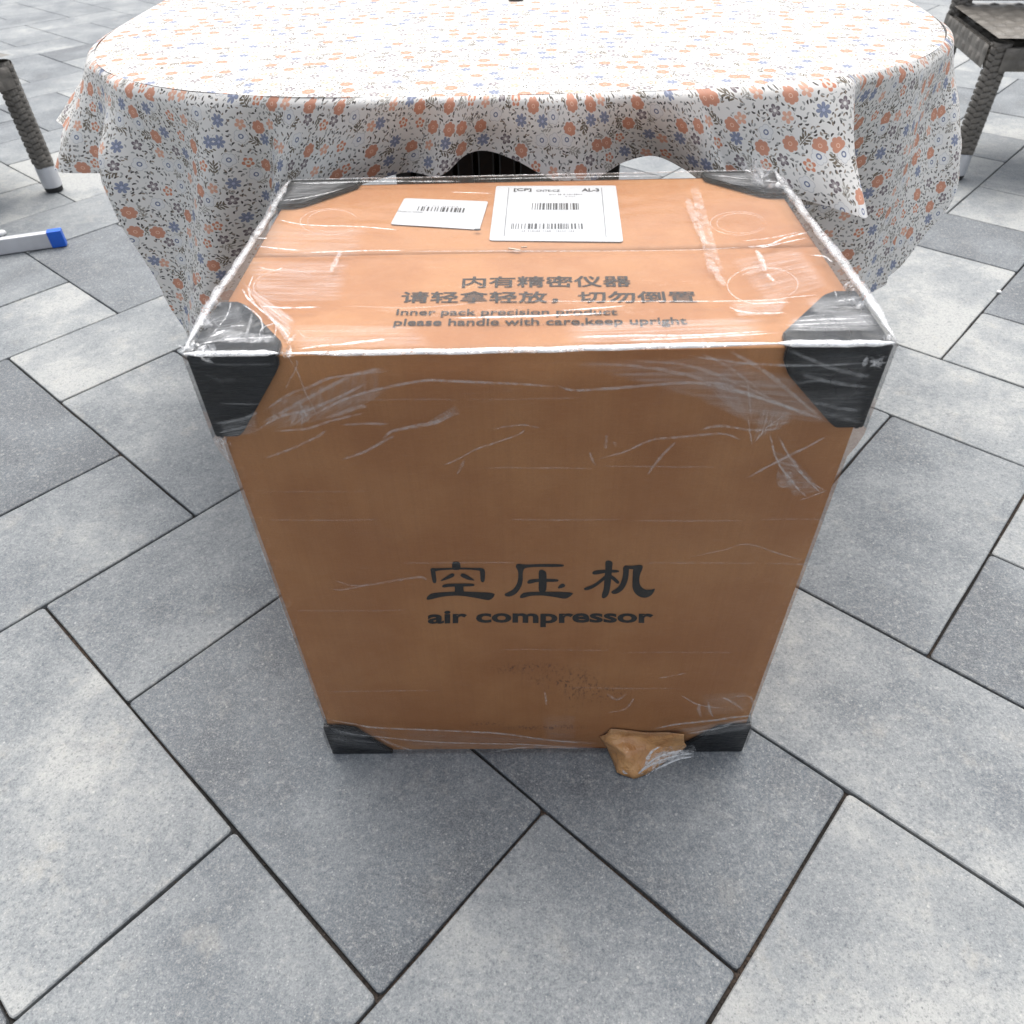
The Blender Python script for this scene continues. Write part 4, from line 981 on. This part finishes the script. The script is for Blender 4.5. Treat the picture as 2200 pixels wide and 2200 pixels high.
# ------------------------------------------------------------------ woven chairs
def woven_leg(x, y, h, parent, r=.034, foot=True):
    """round leg bound with flat resin strips (basket weave in relief), metal ferrule and rubber foot"""
    vs, fs = [], []; z0 = .085 if foot else .0; n = 16
    for z in (z0, h):
        for j in range(n): a = 2*math.pi*j/n; vs.append((x+r*.86*math.cos(a), y+r*.86*math.sin(a), z))
    for j in range(n): fs.append((j, (j+1) % n, n+(j+1) % n, n+j))
    rh = .019; cols = 7; rg = random.Random(int(x*100+y*37+h*11))
    for i in range(int((h-z0)/rh*2)):            # flat strips crossing over, each visible crossing one pad
        for j in range(cols):
            if (i+j) % 2: continue
            a0 = 2*math.pi*(j+.0)/cols; zc = z0+rh*.5*(i+1)
            if zc > h-rh*.4: continue
            k0 = len(vs)
            for q in range(5):
                t = q/4-.5; a = a0+t*2*math.pi/cols*1.25; bulge = math.cos(t*math.pi)
                for e in (-1, 0, 1):
                    rr_ = r*(.90+.13*bulge+(.045 if e == 0 else 0)); zz = zc+e*rh*.44*(.55+.45*bulge)+t*rh*.5*(1 if i % 2 else -1)+rg.uniform(-.0006, .0006)
                    vs.append((x+rr_*math.cos(a), y+rr_*math.sin(a), max(z0, min(h, zz))))
            for q in range(4):
                for e in range(2): p0 = k0+q*3+e; fs.append((p0, p0+3, p0+4, p0+1))
    leg = mesh('leg', vs, fs, M_RATTAN, parent)
    if foot:
        def drum(r0, r1, z0_, z1_, name, mat):
            bm = bmesh.new(); bmesh.ops.create_cone(bm, cap_ends=True, segments=28, radius1=r0, radius2=r1, depth=z1_-z0_, matrix=Matrix.Translation((x, y, (z0_+z1_)/2)))
            bmesh.ops.bevel(bm, geom=[e for e in bm.edges if len(e.link_faces) == 2 and e.calc_face_angle() > .7], offset=.002, segments=2, affect='EDGES')
            return bmobj(name, bm, mat, leg)
        drum(r*.98, r*.98, .017, .088, 'ferrule', M_ALU); drum(r*.86, r*.93, 0, .017, 'rubber_foot', M_RUBBER)
    return leg
def panel_weave(name, parent, O, U, W_, nu, nw, t=.012):
    """flat woven panel: strips crossing over and under"""
    vs, fs = [], []; N = U.cross(W_).normalized(); q = 4
    for sgn in (1, -1):
        k0 = len(vs)
        for j in range(nw*q+1):
            for i in range(nu*q+1):
                s_ = math.sin(math.pi*i/q)*math.sin(math.pi*j/q); par = 1 if ((i//q)+(j//q)) % 2 else -1
                vs.append(O+U*(i/(nu*q))+W_*(j/(nw*q))+N*(sgn*t*.5+sgn*.0035*abs(s_)*(1+.6*par)))
        for j in range(nw*q):
            for i in range(nu*q):
                a = k0+j*(nu*q+1)+i; b_ = a+nu*q+1
                fs.append((a, a+1, b_+1, b_) if sgn > 0 else (a, b_, b_+1, a+1))
    return mesh(name, vs, fs, M_RATTAN, parent)
def chair(loc, rz, label):
    c = empty('woven_chair', loc, rz); tag(c, label, 'chair', 'woven garden chairs round the table')
    wd, dp, sh = .52, .50, .42                  # first leg stands at the origin; the seat extends to +x, +y
    for x, y, h in ((0, 0, sh), (wd, 0, sh), (0, dp, .86), (wd, dp, .86)): woven_leg(x, y, h, c)
    panel_weave('seat', c, V((-.03, -.03, sh)), V((wd+.06, 0, 0)), V((0, dp+.06, 0)), 14, 13, .03)
    for a, b in ((V((-.0, -.03, sh-.075)), V((wd, 0, 0))), (V((0, dp, sh-.075)), V((wd, 0, 0))), (V((-.03, 0, sh-.075)), V((0, dp, 0))), (V((wd, 0, sh-.075)), V((0, dp, 0)))):
        panel_weave('apron', c, a, b, V((0, 0, .065)), 12, 2, .02)
    panel_weave('backrest', c, V((.0, dp, sh+.03)), V((wd, 0, 0)), V((0, 0, .42)), 13, 11, .03)
    return c
FP = on_plane(118, 409, 2, 0)
chair((FP.x, FP.y, 0), R(150), 'woven taupe garden chair left of the table, aluminium tipped leg on the slabs')
FP2 = on_plane(2040, 392, 2, 0)
chair((FP2.x+.03, FP2.y+.04, 0), R(-8), 'woven taupe garden chair behind the right edge of the flowered cloth')

# ------------------------------------------------------------------ white profile with blue cap, chips
Pa = on_plane(145, 529, 2, 0); Pb = on_plane(0, 550, 2, 0); dv = Pa-Pb; ang = math.atan2(dv.y, dv.x)
bar = empty('metal_bar', (Pa.x, Pa.y, 0), ang); tag(bar, 'white aluminium bar with a bright blue end cap lying on the slabs at left', 'metal bar')
hb, db = .052, .024
bm = bmesh.new(); bbox(bm, -.9, -.042, 0, db, .002, hb-.003, .002); bmobj('profile', bm, M_BARW, bar)
bm = bmesh.new(); bbox(bm, -.044, -.001, -.002, db+.002, .0005, hb, .0025); bmobj('end_cap', bm, M_BLUE, bar)
def chip(px, py, r, name, label, cat, seed):
    P = on_plane(px, py, 2, 0); bm = bmesh.new(); bmesh.ops.create_icosphere(bm, subdivisions=2, radius=r)
    for v in bm.verts:
        v.co *= 1+.35*noise.noise(v.co*60+V((seed, 0, 0))); v.co.z = v.co.z*.6+r*.55
    o = bmobj(name, bm, M_WHITE, smooth=True); o.location = P; tag(o, label, cat)
chip(2146, 629, .0065, 'stone_chip', 'tiny white chip lying on a joint between slabs at far right', 'stone chip', 1)
chip(4, 506, .015, 'pebble', 'small rounded white pebble just behind the white bar', 'pebble', 5)
